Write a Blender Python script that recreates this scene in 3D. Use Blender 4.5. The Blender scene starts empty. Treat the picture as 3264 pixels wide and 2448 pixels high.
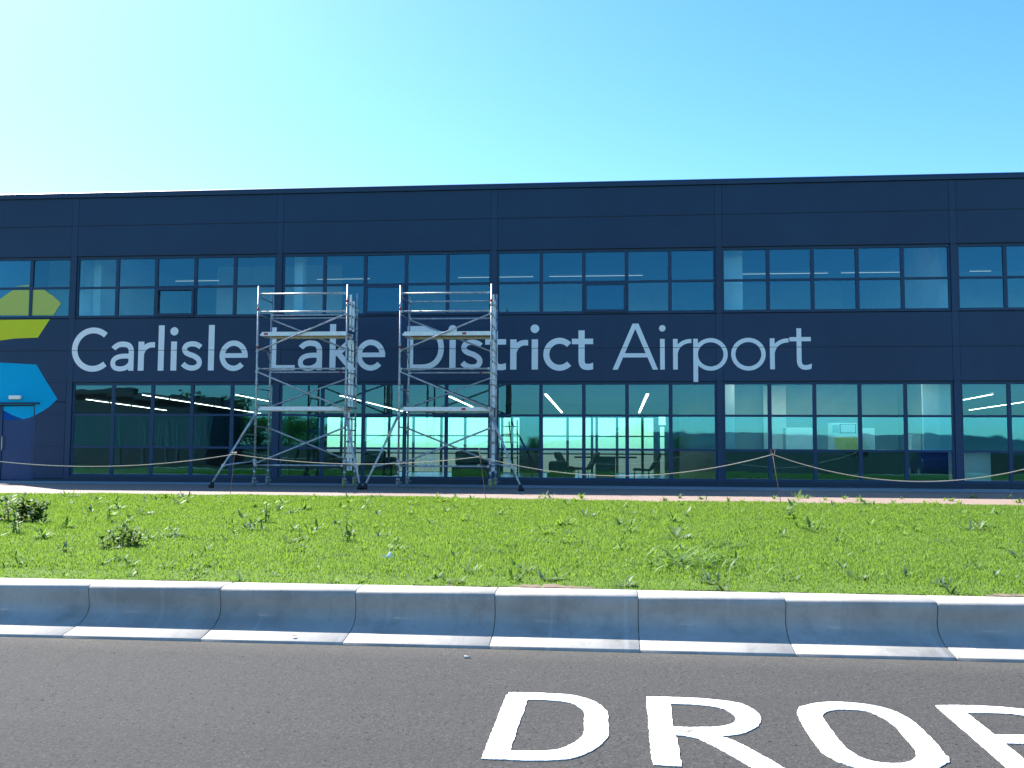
import bpy, bmesh, math, random
import numpy as np
from math import sin, cos, pi, radians, atan2, sqrt
from mathutils import Vector, Matrix
from mathutils.geometry import tessellate_polygon

random.seed(7); RNG = np.random.default_rng(11)
S = bpy.context.scene
COL = S.collection

# ------------------------------------------------------------------ camera
CP = np.array([14.91287, -25.10908, 0.95307]); YAW, PIT, ROL, FPX = -0.09564, 0.0691, 0.0051, 3000.0
_F = np.array([sin(YAW)*cos(PIT), cos(YAW)*cos(PIT), sin(PIT)]); _R = np.array([cos(YAW), -sin(YAW), 0.0]); _U = np.cross(_R, _F)
CR = _R*cos(ROL)+_U*sin(ROL); CU = -_R*sin(ROL)+_U*cos(ROL)
def ray(u, v): return _F + CR*(u-1632)/FPX - CU*(v-1224)/FPX
def onz(u, v, z):
    d = ray(u, v); return CP + d*((z-CP[2])/d[2])
def ony(u, v, y):
    d = ray(u, v); return CP + d*((y-CP[1])/d[1])
cam = bpy.data.cameras.new('camera'); co = bpy.data.objects.new('camera', cam); COL.objects.link(co)
cam.sensor_width = 36; cam.lens = 36*FPX/3264; cam.clip_end = 20000; cam.clip_start = 0.05
co.matrix_world = Matrix(((CR[0], CU[0], -_F[0], CP[0]), (CR[1], CU[1], -_F[1], CP[1]), (CR[2], CU[2], -_F[2], CP[2]), (0, 0, 0, 1)))
S.camera = co

# ------------------------------------------------------------------ materials
class NT:
    def __init__(s, name):
        s.m = bpy.data.materials.new(name); s.m.use_nodes = True
        s.t = s.m.node_tree; s.n = s.t.nodes; s.n.clear(); s.out = s.n.new('ShaderNodeOutputMaterial')
    def add(s, typ, **kw):
        n = s.n.new('ShaderNode'+typ)
        for k, v in kw.items():
            if k in n.inputs: n.inputs[k].default_value = v
            else: setattr(n, k, v)
        return n
    def l(s, a, b): s.t.links.new(a, b)
    def coord(s, kind='Object', scale=(1, 1, 1)):
        c = s.add('TexCoord'); m = s.add('Mapping'); m.inputs['Scale'].default_value = scale
        s.l(c.outputs[kind], m.inputs['Vector']); return m.outputs[0]
    def noise(s, scale, detail=4, rough=.6, vec=None):
        n = s.add('TexNoise'); n.inputs['Scale'].default_value = scale; n.inputs['Detail'].default_value = detail; n.inputs['Roughness'].default_value = rough
        s.l(vec or s.coord(), n.inputs['Vector']); return n.outputs['Fac']
    def ramp(s, fac, stops):
        r = s.add('ValToRGB'); e = r.color_ramp.elements
        while len(e) < len(stops): e.new(.5)
        for i, (p, c) in enumerate(stops): e[i].position = p; e[i].color = (*c, 1)
        s.l(fac, r.inputs[0]); return r.outputs[0]
    def mix(s, fac, a, b, typ='MIX'):
        m = s.add('Mix', data_type='RGBA', blend_type=typ)
        for sock, v in ((m.inputs[0], fac), (m.inputs[6], a), (m.inputs[7], b)):
            if isinstance(v, (int, float)): sock.default_value = v
            elif isinstance(v, tuple): sock.default_value = (*v, 1)
            else: s.l(v, sock)
        return m.outputs[2]
    def math(s, op, a, b=0.0):
        m = s.add('Math', operation=op)
        for i, v in enumerate((a, b)):
            if isinstance(v, (int, float)): m.inputs[i].default_value = v
            else: s.l(v, m.inputs[i])
        return m.outputs[0]
    def bump(s, h, strength, dist=.01):
        b = s.add('Bump'); b.inputs['Strength'].default_value = strength; b.inputs['Distance'].default_value = dist
        s.l(h, b.inputs['Height']); return b.outputs[0]
    def pbr(s, col, rough=.5, metal=0, normal=None, spec=.5, **kw):
        p = s.add('BsdfPrincipled')
        for k, v in (('Base Color', col), ('Roughness', rough), ('Metallic', metal)):
            if isinstance(v, tuple): p.inputs[k].default_value = (*v, 1)
            elif isinstance(v, (int, float)): p.inputs[k].default_value = v
            else: s.l(v, p.inputs[k])
        p.inputs['Specular IOR Level'].default_value = spec
        for k, v in kw.items(): p.inputs[k.replace('_', ' ')].default_value = v
        if normal: s.l(normal, p.inputs['Normal'])
        s.l(p.outputs[0], s.out.inputs[0]); return p

def simple(name, col, rough=.5, metal=0, var=.12, nscale=6, bump=0, spec=.5):
    t = NT(name); f = t.noise(nscale, 5)
    lo = tuple(c*(1-var) for c in col); hi = tuple(min(1, c*(1+var)) for c in col)
    c = t.ramp(f, [(.3, lo), (.7, hi)])
    nb = t.bump(t.noise(nscale*8, 3), bump) if bump else None
    t.pbr(c, rough, metal, nb, spec); return t.m

M = {}
def cladding(name, base, rough=.42):
    t = NT(name)
    big = t.noise(.35, 3, .5); streak = t.noise(1.0, 4, .6, t.coord(scale=(3, 3, .25)))
    c = t.ramp(big, [(.3, tuple(x*.88 for x in base)), (.7, tuple(x*1.12 for x in base))])
    c = t.mix(t.math('MULTIPLY', streak, .25), c, tuple(x*1.5+.01 for x in base))
    r = t.add('MapRange'); t.l(t.noise(2.5, 4), r.inputs[0]); r.inputs[3].default_value = rough-.06; r.inputs[4].default_value = rough+.1
    t.pbr(c, r.outputs[0], 0, t.bump(t.noise(260, 2), .12, .002), .32); return t.m
M['clad'] = cladding('cladding_navy_grey', (.0085, .034, .083))
M['clad_trim'] = cladding('cladding_trim', (.010, .038, .090))
M['joint'] = simple('panel_joint_rubber', (.006, .012, .022), .8)
M['frame'] = cladding('window_frame_paint', (.012, .044, .100), .46)
M['plinth'] = simple('plinth_dark_render', (.014, .034, .058), .7, nscale=3)
M['door'] = cladding('door_navy_paint', (.012, .045, .13), .35)
M['vinyl_white'] = simple('white_vinyl', (.80, .84, .86), .8, var=.03)
M['vinyl_green'] = simple('lime_green_vinyl', (.58, .64, .035), .8, var=.05, nscale=1, spec=.15)
M['vinyl_blue'] = simple('sky_blue_vinyl', (.001, .36, .62), .8, var=.05, nscale=1, spec=.12)
M['vinyl_deep'] = simple('deep_blue_vinyl', (.001, .07, .30), .8, var=.05, nscale=1, spec=.12)
M['alu'] = simple('scuffed_aluminium', (.42, .44, .46), .48, .5, var=.32, nscale=9, bump=.05)
M['alu_dark'] = simple('dull_aluminium_rung', (.28, .30, .32), .5, .5, var=.2, nscale=9)
M['alu_bright'] = simple('bright_ladder_stile', (.75, .77, .78), .4, .2, var=.15, nscale=12)
M['rubber'] = simple('black_rubber', (.015, .015, .017), .8)
M['tyre'] = simple('yellow_green_castor_tyre', (.30, .38, .05), .6)
M['ply'] = simple('plywood_deck_underside', (.42, .33, .20), .7, var=.15, nscale=4)
M['red'] = simple('red_sticker', (.45, .03, .06), .5)
M['yellow'] = simple('yellow_tag', (.6, .6, .08), .5)
M['rope'] = simple('tan_rope_fibre', (.48, .42, .35), .8, var=.2, nscale=60, bump=.4)
M['rust'] = simple('rusty_steel_pin', (.20, .14, .11), .7, .3, var=.3, nscale=30)
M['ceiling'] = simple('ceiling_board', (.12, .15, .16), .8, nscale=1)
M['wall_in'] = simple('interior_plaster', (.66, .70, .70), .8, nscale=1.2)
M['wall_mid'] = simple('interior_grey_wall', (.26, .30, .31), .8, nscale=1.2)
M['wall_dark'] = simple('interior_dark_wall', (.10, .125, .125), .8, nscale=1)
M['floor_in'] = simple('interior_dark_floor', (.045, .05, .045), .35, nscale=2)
M['white_in'] = simple('white_painted_board', (.74, .76, .74), .5, var=.04)
M['dark_in'] = simple('dark_upholstery', (.02, .024, .02), .8)
M['steel'] = simple('brushed_steel', (.5, .5, .5), .35, .8)
M['ochre'] = simple('ochre_panel', (.80, .62, .05), .6)
M['black'] = simple('black_plastic', (.012, .012, .013), .4)
M['soil'] = simple('dry_soil', (.16, .115, .08), .95, var=.35, nscale=14, bump=.8)
M['stone'] = simple('pale_stone_chip', (.55, .53, .50), .8, nscale=30)
M['paper'] = simple('white_paper', (.8, .82, .82), .8, var=.05)
M['dryleaf'] = simple('dry_brown_leaf', (.30, .20, .10), .8, var=.3, nscale=20)
M['bark'] = simple('bark', (.09, .07, .05), .9, var=.3, nscale=12, bump=.5)
M['shed'] = simple('dark_sheet_wall', (.020, .023, .024), .7, var=.2, nscale=1)
M['shed_trim'] = simple('shed_door_trim', (.05, .055, .055), .6)
M['carpaint'] = simple('dark_blue_car_paint', (.004, .008, .06), .18, .2, var=.03)

def lamp_mat(E_):
    t = NT('lit_diffuser'); e = t.add('Emission'); e.inputs[0].default_value = (1, .97, .88, 1); e.inputs[1].default_value = E_
    t.l(e.outputs[0], t.out.inputs[0]); return t.m
M['lit'] = lamp_mat(3.2); M['lit_panel'] = lamp_mat(4.5); M['lit_dim'] = lamp_mat(.22)
def lamp_dim():
    t = NT('bulkhead_diffuser'); e = t.add('BsdfPrincipled'); e.inputs['Base Color'].default_value = (.75, .8, .74, 1); e.inputs['Roughness'].default_value = .3
    w = t.add('TexWave', wave_type='BANDS'); w.inputs['Scale'].default_value = 18; t.l(t.coord(), w.inputs['Vector'])
    t.l(t.bump(w.outputs['Fac'], .4), e.inputs['Normal']); t.l(e.outputs[0], t.out.inputs[0]); return t.m
M['bulkhead'] = lamp_dim()

def glass(name, tint, refl=.10, wob=.010, film=None):
    t = NT(name)
    tr = t.add('BsdfTransparent'); tr.inputs[0].default_value = (*tint, 1)
    gl = t.add('BsdfGlossy'); gl.inputs['Roughness'].default_value = .0; gl.inputs['Color'].default_value = (.20, .72, 1, 1)
    n = t.noise(.9, 2, .5, t.coord('Object'))
    t.l(t.bump(n, wob*10, .02), gl.inputs['Normal'])
    fr = t.add('Fresnel'); fr.inputs[0].default_value = 1.5
    f = t.math('ADD', t.math('MULTIPLY', fr.outputs[0], 1.2), refl-.05)
    mx = t.add('MixShader'); t.l(f, mx.inputs[0]); t.l(tr.outputs[0], mx.inputs[1]); t.l(gl.outputs[0], mx.inputs[2])
    t.l(mx.outputs[0], t.out.inputs[0]); return t.m
M['glass'] = glass('tinted_solar_glass', (.70, .94, .96), .145)
M['glass_rear'] = glass('rear_glass', (.90, 1.0, 1.0), .03)
def film():
    t = NT('green_window_film'); d = t.add('BsdfDiffuse'); d.inputs[0].default_value = (.62, .70, .20, 1)
    tr = t.add('BsdfTransparent'); tr.inputs[0].default_value = (.6, .85, .35, 1)
    mx = t.add('MixShader'); mx.inputs[0].default_value = .72
    t.l(tr.outputs[0], mx.inputs[1]); t.l(d.outputs[0], mx.inputs[2]); t.l(mx.outputs[0], t.out.inputs[0]); return t.m
M['film'] = film()

def asphalt():
    t = NT('fine_asphalt'); v = t.coord()
    ch = t.add('TexVoronoi'); ch.inputs['Scale'].default_value = 130; t.l(v, ch.inputs['Vector'])
    n1 = t.noise(70, 5, .8); n2 = t.noise(.8, 5, .6); n3 = t.noise(24, 5, .8)
    c = t.ramp(n1, [(.34, (.026, .026, .025)), (.52, (.058, .056, .054)), (.66, (.104, .101, .097))])
    c = t.mix(t.math('MULTIPLY', n2, .5), c, (.070, .068, .064))
    pit = t.add('TexVoronoi'); pit.inputs['Scale'].default_value = 26; t.l(v, pit.inputs['Vector'])
    pm = t.math('MULTIPLY', t.math('LESS_THAN', pit.outputs['Distance'], .24), t.math('GREATER_THAN', n3, .56))
    c = t.mix(pm, c, (.008, .008, .008))
    chips = t.math('MULTIPLY', t.math('LESS_THAN', ch.outputs['Distance'], .20), t.math('GREATER_THAN', t.noise(41, 2), .60))
    c = t.mix(chips, c, (.26, .25, .24))
    sx = t.add('SeparateXYZ'); t.l(v, sx.inputs[0])
    mr = t.add('MapRange'); t.l(sx.outputs[1], mr.inputs[0]); mr.inputs[1].default_value = -19.15; mr.inputs[2].default_value = -18.8; mr.inputs[3].default_value = 0; mr.inputs[4].default_value = .55
    c = t.mix(t.math('MULTIPLY', mr.outputs[0], t.noise(7, 5, .7)), c, (.15, .14, .125))
    c = t.mix(t.math('MULTIPLY', t.math('GREATER_THAN', t.noise(.9, 3, .5, t.coord(scale=(.25, 1.6, 1))), .58), .16), c, (.045, .044, .043))
    h = t.math('ADD', t.math('MULTIPLY', n1, .6), t.math('MULTIPLY', n3, .9))
    h = t.math('SUBTRACT', h, t.math('MULTIPLY', pm, .5))
    t.pbr(c, .92, 0, t.bump(h, .8, .02), .22); return t.m
M['asphalt'] = asphalt(); M['pave_joint'] = simple('dirty_mortar', (.06, .058, .055), .95)
def concrete():
    t = NT('cast_concrete'); v = t.coord()
    n = t.noise(2.2, 6, .6); n2 = t.noise(40, 4, .7); drip = t.noise(3.2, 5, .7, t.coord(scale=(2.2, .5, .5)))
    c = t.ramp(n, [(.3, (.28, .266, .243)), (.5, (.36, .342, .315)), (.7, (.42, .40, .37))])
    c = t.mix(t.math('MULTIPLY', t.math('GREATER_THAN', drip, .60), .22), c, (.24, .23, .21))
    c = t.mix(t.math('MULTIPLY', t.math('GREATER_THAN', n2, .66), .35), c, (.22, .21, .19))
    st = t.noise(5.5, 6, .7); c = t.mix(t.ramp(st, [(.50, (0, 0, 0)), (.72, (.42, .42, .42))]), c, (.18, .17, .155))
    wr = t.noise(1.4, 3, .6, t.coord(scale=(6, .5, .25))); c = t.mix(t.ramp(wr, [(.60, (0, 0, 0)), (.74, (.40, .40, .40))]), c, (.55, .54, .52))
    t.pbr(c, .74, 0, t.bump(n2, .45, .004), .34); return t.m
M['concrete'] = concrete()
def paving(name, cols, sx, sy):
    t = NT(name); b = t.add('TexBrick'); t.l(t.coord(), b.inputs['Vector'])
    b.inputs['Scale'].default_value = 1; b.inputs['Brick Width'].default_value = sx; b.inputs['Row Height'].default_value = sy; b.inputs['Mortar Size'].default_value = .006
    for k, c in zip(('Color1', 'Color2', 'Mortar'), cols): b.inputs[k].default_value = (*c, 1)
    c = t.mix(t.math('MULTIPLY', t.noise(3, 5), .4), b.outputs['Color'], tuple(x*.75 for x in cols[0]))
    t.pbr(c, .8, 0, t.bump(b.outputs['Fac'], -.4, .004)); return t.m
M['pave_light'] = paving('pale_paving', ((.30, .31, .33), (.36, .36, .37), (.12, .12, .12)), .4, .4)
M['pave_dark'] = paving('buff_red_block_paving', ((.235, .165, .135), (.29, .205, .165), (.14, .11, .09)), .2, .1)
M['line'] = simple('thermoplastic_white', (.86, .86, .85), .6, var=.05, nscale=40, bump=.3)
def turf(name, a, b, cc):
    t = NT(name); n = t.noise(1.4, 5, .6); n2 = t.noise(30, 4, .7)
    c = t.ramp(n, [(.3, a), (.6, b), (.8, cc)])
    c = t.mix(t.math('MULTIPLY', n2, .5), c, tuple(x*.55 for x in a))
    t.pbr(c, .9, 0, t.bump(n2, .6, .02), .2); return t.m
M['turf'] = turf('lawn_base', (.075, .135, .018), (.095, .165, .024), (.12, .17, .04))
M['field'] = turf('rough_field', (.022, .032, .012), (.035, .042, .018), (.06, .055, .035))
def leafy(name, cols, trans=.45, gloss=.35):
    gloss = max(gloss, .55)
    t = NT(name)
    g = t.add('NewGeometry')
    c = t.ramp(g.outputs['Random Per Island'], [(i/(len(cols)-1), x) for i, x in enumerate(cols)])
    lo = t.noise(.5, 4, .6)
    c = t.mix(t.math('MULTIPLY', lo, .55), c, tuple(min(1, x*1.2) for x in cols[0]))
    p = t.add('BsdfPrincipled'); t.l(c, p.inputs['Base Color']); p.inputs['Roughness'].default_value = gloss; p.inputs['Specular IOR Level'].default_value = .22
    tl = t.add('BsdfTranslucent'); t.l(t.mix(.55, c, (.30, .48, .03)), tl.inputs[0])
    mx = t.add('MixShader'); mx.inputs[0].default_value = trans
    t.l(p.outputs[0], mx.inputs[1]); t.l(tl.outputs[0], mx.inputs[2]); t.l(mx.outputs[0], t.out.inputs[0]); return t.m
M['grass'] = leafy('grass_blades', [(.105, .19, .030), (.135, .225, .040), (.165, .26, .052), (.23, .32, .09)], .45, .45)
M['weed'] = leafy('weed_leaves', [(.045, .12, .02), (.11, .21, .04), (.24, .34, .10)], .4, .28)
M['weed_grey'] = leafy('grey_green_leaves', [(.05, .10, .04), (.10, .16, .08), (.18, .24, .14)], .25, .3)
M['weed_dark'] = leafy('dark_dock_leaves', [(.025, .07, .02), (.05, .115, .03), (.13, .21, .07)], .3, .3)
M['crown'] = leafy('tree_leaves', [(.02, .05, .012), (.04, .09, .018), (.07, .13, .03)], .3, .5)

# ------------------------------------------------------------------ mesh helpers
class MB:
    def __init__(s): s.v = []; s.f = []; s.sm = set()
    def poly(s, pts):
        b = len(s.v); s.v += [tuple(p) for p in pts]; s.f.append(tuple(range(b, b+len(pts))))
    def box(s, x0, x1, y0, y1, z0, z1):
        b = len(s.v); s.v += [(x, y, z) for z in (z0, z1) for y in (y0, y1) for x in (x0, x1)]
        for f in ((0, 2, 3, 1), (4, 5, 7, 6), (0, 1, 5, 4), (2, 6, 7, 3), (0, 4, 6, 2), (1, 3, 7, 5)): s.f.append(tuple(b+i for i in f))
        return s
    def tube(s, p, q, r, n=8, r2=None):
        p = Vector(p); q = Vector(q); d = (q-p).normalized(); a = d.orthogonal().normalized(); c = d.cross(a)
        b = len(s.v); r2 = r if r2 is None else r2
        for P, R in ((p, r), (q, r2)):
            for i in range(n):
                t = 2*pi*i/n; s.v.append(tuple(P+(a*cos(t)+c*sin(t))*R))
        for i in range(n):
            j = (i+1) % n; s.sm.add(len(s.f)); s.f.append((b+i, b+j, b+n+j, b+n+i))
        s.f.append(tuple(b+n-1-i for i in range(n))); s.f.append(tuple(b+n+i for i in range(n))); return s
    def path(s, pts, r, n=6):
        b0 = len(s.v); P = [Vector(p) for p in pts]; a = None
        for i, p in enumerate(P):
            d = ((P[min(i+1, len(P)-1)])-P[max(i-1, 0)]).normalized()
            a = d.orthogonal().normalized() if a is None else (a-d*a.dot(d)).normalized()
            c = d.cross(a)
            for k in range(n):
                t = 2*pi*k/n; s.v.append(tuple(p+(a*cos(t)+c*sin(t))*r))
        for i in range(len(P)-1):
            for k in range(n):
                j = (k+1) % n; s.sm.add(len(s.f)); s.f.append((b0+i*n+k, b0+i*n+j, b0+(i+1)*n+j, b0+(i+1)*n+k))
        return s
    def prism(s, loops, y0, y1, axis='y'):
        """polygon (with holes) in x,z extruded in y from y0 (front) to y1"""
        def P(a, b, t): return (a, t, b) if axis == 'y' else (a, b, t)
        flat = [p for L in loops for p in L]
        tris = tessellate_polygon([[Vector((a, b, 0)) for a, b in L] for L in loops])
        b = len(s.v); n = len(flat)
        s.v += [P(x, z, y0) for x, z in flat]+[P(x, z, y1) for x, z in flat]
        for t in tris:
            s.f.append(tuple(b+i for i in t)); s.f.append(tuple(b+n+i for i in reversed(t)))
        o = 0
        for L in loops:
            for i in range(len(L)):
                j = (i+1) % len(L); s.f.append((b+o+i, b+o+j, b+n+o+j, b+n+o+i))
            o += len(L)
        return s
    def strip(s, pts, w, y0, y1, caps=None):
        """constant-width band along a centreline in x,z; front at y0, back at y1"""
        P = [Vector((a, b)) for a, b in pts]; L = []; R_ = []
        for i, p in enumerate(P):
            d = (P[min(i+1, len(P)-1)]-P[max(i-1, 0)]).normalized()
            if i == 0 and caps and caps[0]: d0 = caps[0]; 
            nn = Vector((-d.y, d.x))*w/2
            if caps and i == 0 and caps[0] is not None: nn = Vector(caps[0]).normalized()*w/2*(1 if Vector(caps[0]).dot(nn) > 0 else -1)
            if caps and i == len(P)-1 and caps[1] is not None: nn = Vector(caps[1]).normalized()*w/2*(1 if Vector(caps[1]).dot(nn) > 0 else -1)
            L.append(p+nn); R_.append(p-nn)
        b = len(s.v); n = len(P)
        for y in (y0, y1):
            s.v += [(q.x, y, q.y) for q in L]+[(q.x, y, q.y) for q in R_]
        for i in range(n-1):
            s.f.append((b+i, b+i+1, b+n+i+1, b+n+i))
            for o in (0, n): s.f.append((b+o+i, b+2*n+o+i, b+2*n+o+i+1, b+o+i+1))
        for i in (0, n-1): s.f.append((b+i, b+n+i, b+3*n+i, b+2*n+i))
        return s
    def mesh(s, name, mat, mats=None):
        me = bpy.data.meshes.new(name); me.from_pydata(s.v, [], s.f)
        if isinstance(mat, str): mat = M[mat]
        me.materials.append(mat)
        if s.sm: me.polygons.foreach_set('use_smooth', [i in s.sm for i in range(len(s.f))])
        bm = bmesh.new(); bm.from_mesh(me); bmesh.ops.recalc_face_normals(bm, faces=bm.faces); bm.to_mesh(me); bm.free()
        return me
    def build(s, name, mat, parent=None, bevel=0):
        o = bpy.data.objects.new(name, s.mesh(name, mat)); COL.objects.link(o)
        if parent is not None: o.parent = parent
        if bevel:
            b = o.modifiers.new('bevel', 'BEVEL'); b.width = bevel; b.segments = 2; b.limit_method = 'ANGLE'
        return o
def tag(o, label=None, cat=None, group=None, kind=None):
    for k, v in (('label', label), ('category', cat), ('group', group), ('kind', kind)):
        if v: o[k] = v
    return o
def empty(name, loc=(0, 0, 0), rz=0):
    o = bpy.data.objects.new(name, None); o.location = loc; o.rotation_euler = (0, 0, rz); o.empty_display_size = .2; COL.objects.link(o); return o
def copy_tree(o, parent=None):
    c = o.copy(); COL.objects.link(c)
    if parent is not None: c.parent = parent
    for ch in [x for x in o.children]: copy_tree(ch, c)
    return c

# ------------------------------------------------------------------ ground, road, kerb, paving
ZR = -0.377
YLO, YSH, YTF, YTB = -18.765, -18.56, -18.445, -18.20
ZTOP = -0.058
def tagS(o): return tag(o, kind='structure')
g = MB(); g.poly([(-3500, -3500, -.62), (3500, -3500, -.62), (3500, 3500, -.62), (-3500, 3500, -.62)]); tagS(g.build('ground', 'field'))
g = MB().box(-60, 90, -33, YLO+.10, -.615, ZR); tagS(g.build('road', 'asphalt'))
# kerb: 1 m units with a concave face, a rounded nose and a sloping lip
kerb = empty('kerb', (0, 0, 0)); tagS(kerb)
prof = [(YTB, -.60), (YTB, ZTOP+.002), (YTB-.012, ZTOP+.008), (YTF+.045, ZTOP+.004), (YTF+.018, ZTOP-.002), (YTF+.004, ZTOP-.012), (YTF-.002, ZTOP-.028), (YTF+.002, ZTOP-.06), (YTF+.012, ZTOP-.10), (YTF+.018, ZTOP-.13), (YTF+.016, ZTOP-.16), (YTF+.004, ZTOP-.19), (YTF-.022, ZTOP-.218), (YTF-.06, ZTOP-.238), (YSH+.02, ZTOP-.255), (YSH-.005, ZTOP-.264), (YLO+.006, -.357), (YLO, -.362), (YLO, -.60)]
for k in range(-22, 30):
    x0 = 15.16+k+.002; x1 = x0+.996; m = MB(); n = len(prof)
    if k < -13 or k > 20: x1 = x0+.994
    dz = random.uniform(-.0012, .0012); dy = random.uniform(-.003, .003)
    for x in (x0, x0+.004, x1-.004, x1):
        e = 0 if x in (x0+.004, x1-.004) else .003
        for y, z in prof: m.v.append((x, y+dy+(e if y < YTB-.05 else 0), z+dz-(e if z > -.5 else 0)))
    for s_ in range(3):
        for i in range(n-1): 
            m.sm.add(len(m.f)); m.f.append((s_*n+i, s_*n+i+1, (s_+1)*n+i+1, (s_+1)*n+i))
    m.f.append(tuple(range(n))); m.f.append(tuple(3*n+i for i in range(n)))
    m.build('kerb_stone', 'concrete', kerb)
m = MB().box(-20, 55, YTF+.03, YTB-.02, -.61, ZTOP-.02); m.box(-20, 55, YLO+.02, YTF+.02, -.61, -.385); m.build('mortar_bed', 'pave_joint', kerb)
# paving
gr_edge = [(-40, -8.2)]+[tuple(onz(u, v+1, .022)[:2]) for u, v in ((-400, 1571), (0, 1571), (400, 1572), (800, 1576), (1200, 1580), (1600, 1587), (2000, 1594), (2448, 1599), (3264, 1608), (3700, 1612))]+[(60, -8.6)]
GX = np.array([p[0] for p in gr_edge]); GY = np.array([p[1] for p in gr_edge])
def yback(x): return float(np.interp(x, GX, GY))
g = MB(); g.poly([(-60, .0, .0)]+[(60, .0, .0)]+[(60, -2.0, 0), (16, -1.95, 0), (6, -1.6, 0), (-60, -1.6, 0)]); tagS(g.build('pavement_strip', 'pave_light'))
g = MB(); g.poly([(-60, -1.6, -.004), (6, -1.6, -.004), (16, -1.95, -.004), (60, -2.0, -.004), (60, -9, -.004), (-60, -9, -.004)])
g.v += []; o = g.build('pavement', 'pave_dark'); tagS(o)
g = MB().box(-60, 60, -9, 19.0, -.61, -.16); tagS(g.build('sub_base', 'soil'))
# lawn surface
def hlawn(x, y):
    yb = yback(x); t = (y-YTB)/(yb-YTB)
    return (1-t)*(ZTOP-.012)+t*.004+.05*np.sin(pi*min(max(t, 0), 1))+.006*sin(x*2.1+y*1.3)+.005*sin(x*4.7-y*3.1)
m = MB(); nx, ny = 150, 50
for i in range(nx+1):
    x = -18+66*i/nx; yb = yback(x)
    for j in range(ny+1):
        y = YTB+.002+(yb-YTB)*j/ny; m.v.append((x, y, hlawn(x, y)))
for i in range(nx):
    for j in range(ny):
        a = i*(ny+1)+j; m.sm.add(len(m.f)); m.f.append((a, a+ny+1, a+ny+2, a+1))
n0 = len(m.v)
for i in range(nx+1):
    for j in (0, ny):
        v = m.v[i*(ny+1)+j]; m.v.append((v[0], v[1], -.6))
for i in range(nx):
    for j, o_ in ((0, 0), (ny, 1)):
        m.f.append((i*(ny+1)+j, (i+1)*(ny+1)+j, n0+(i+1)*2+o_, n0+i*2+o_))
tagS(m.build('lawn', 'turf'))
# bare soil patches along the kerb
m = MB()
for (u0, u1, wd) in ((1590, 1900, .20), (1300, 1560, .07), (2440, 2560, .06), (2700, 3050, .08), (3080, 3230, .10), (400, 700, .04), (2180, 2330, .05)):
    xa = onz(u0, 1880, ZTOP)[0]; xb = onz(u1, 1880, ZTOP)[0]; n = 26; L1 = []
    for i in range(n+1):
        x = xa+(xb-xa)*i/n; w_ = wd*max(0, sin(pi*i/n))**.5*random.uniform(.5, 1.15)
        L1.append((x, YTB+.004+w_, hlawn(x, YTB+w_)+.016))
    for i in range(n):
        m.poly([(L1[i][0], YTB+.004, ZTOP+.012), (L1[i+1][0], YTB+.004, ZTOP+.012), L1[i+1], L1[i]])
tag(m.build('bare_soil', 'soil'), kind='structure')

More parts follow.
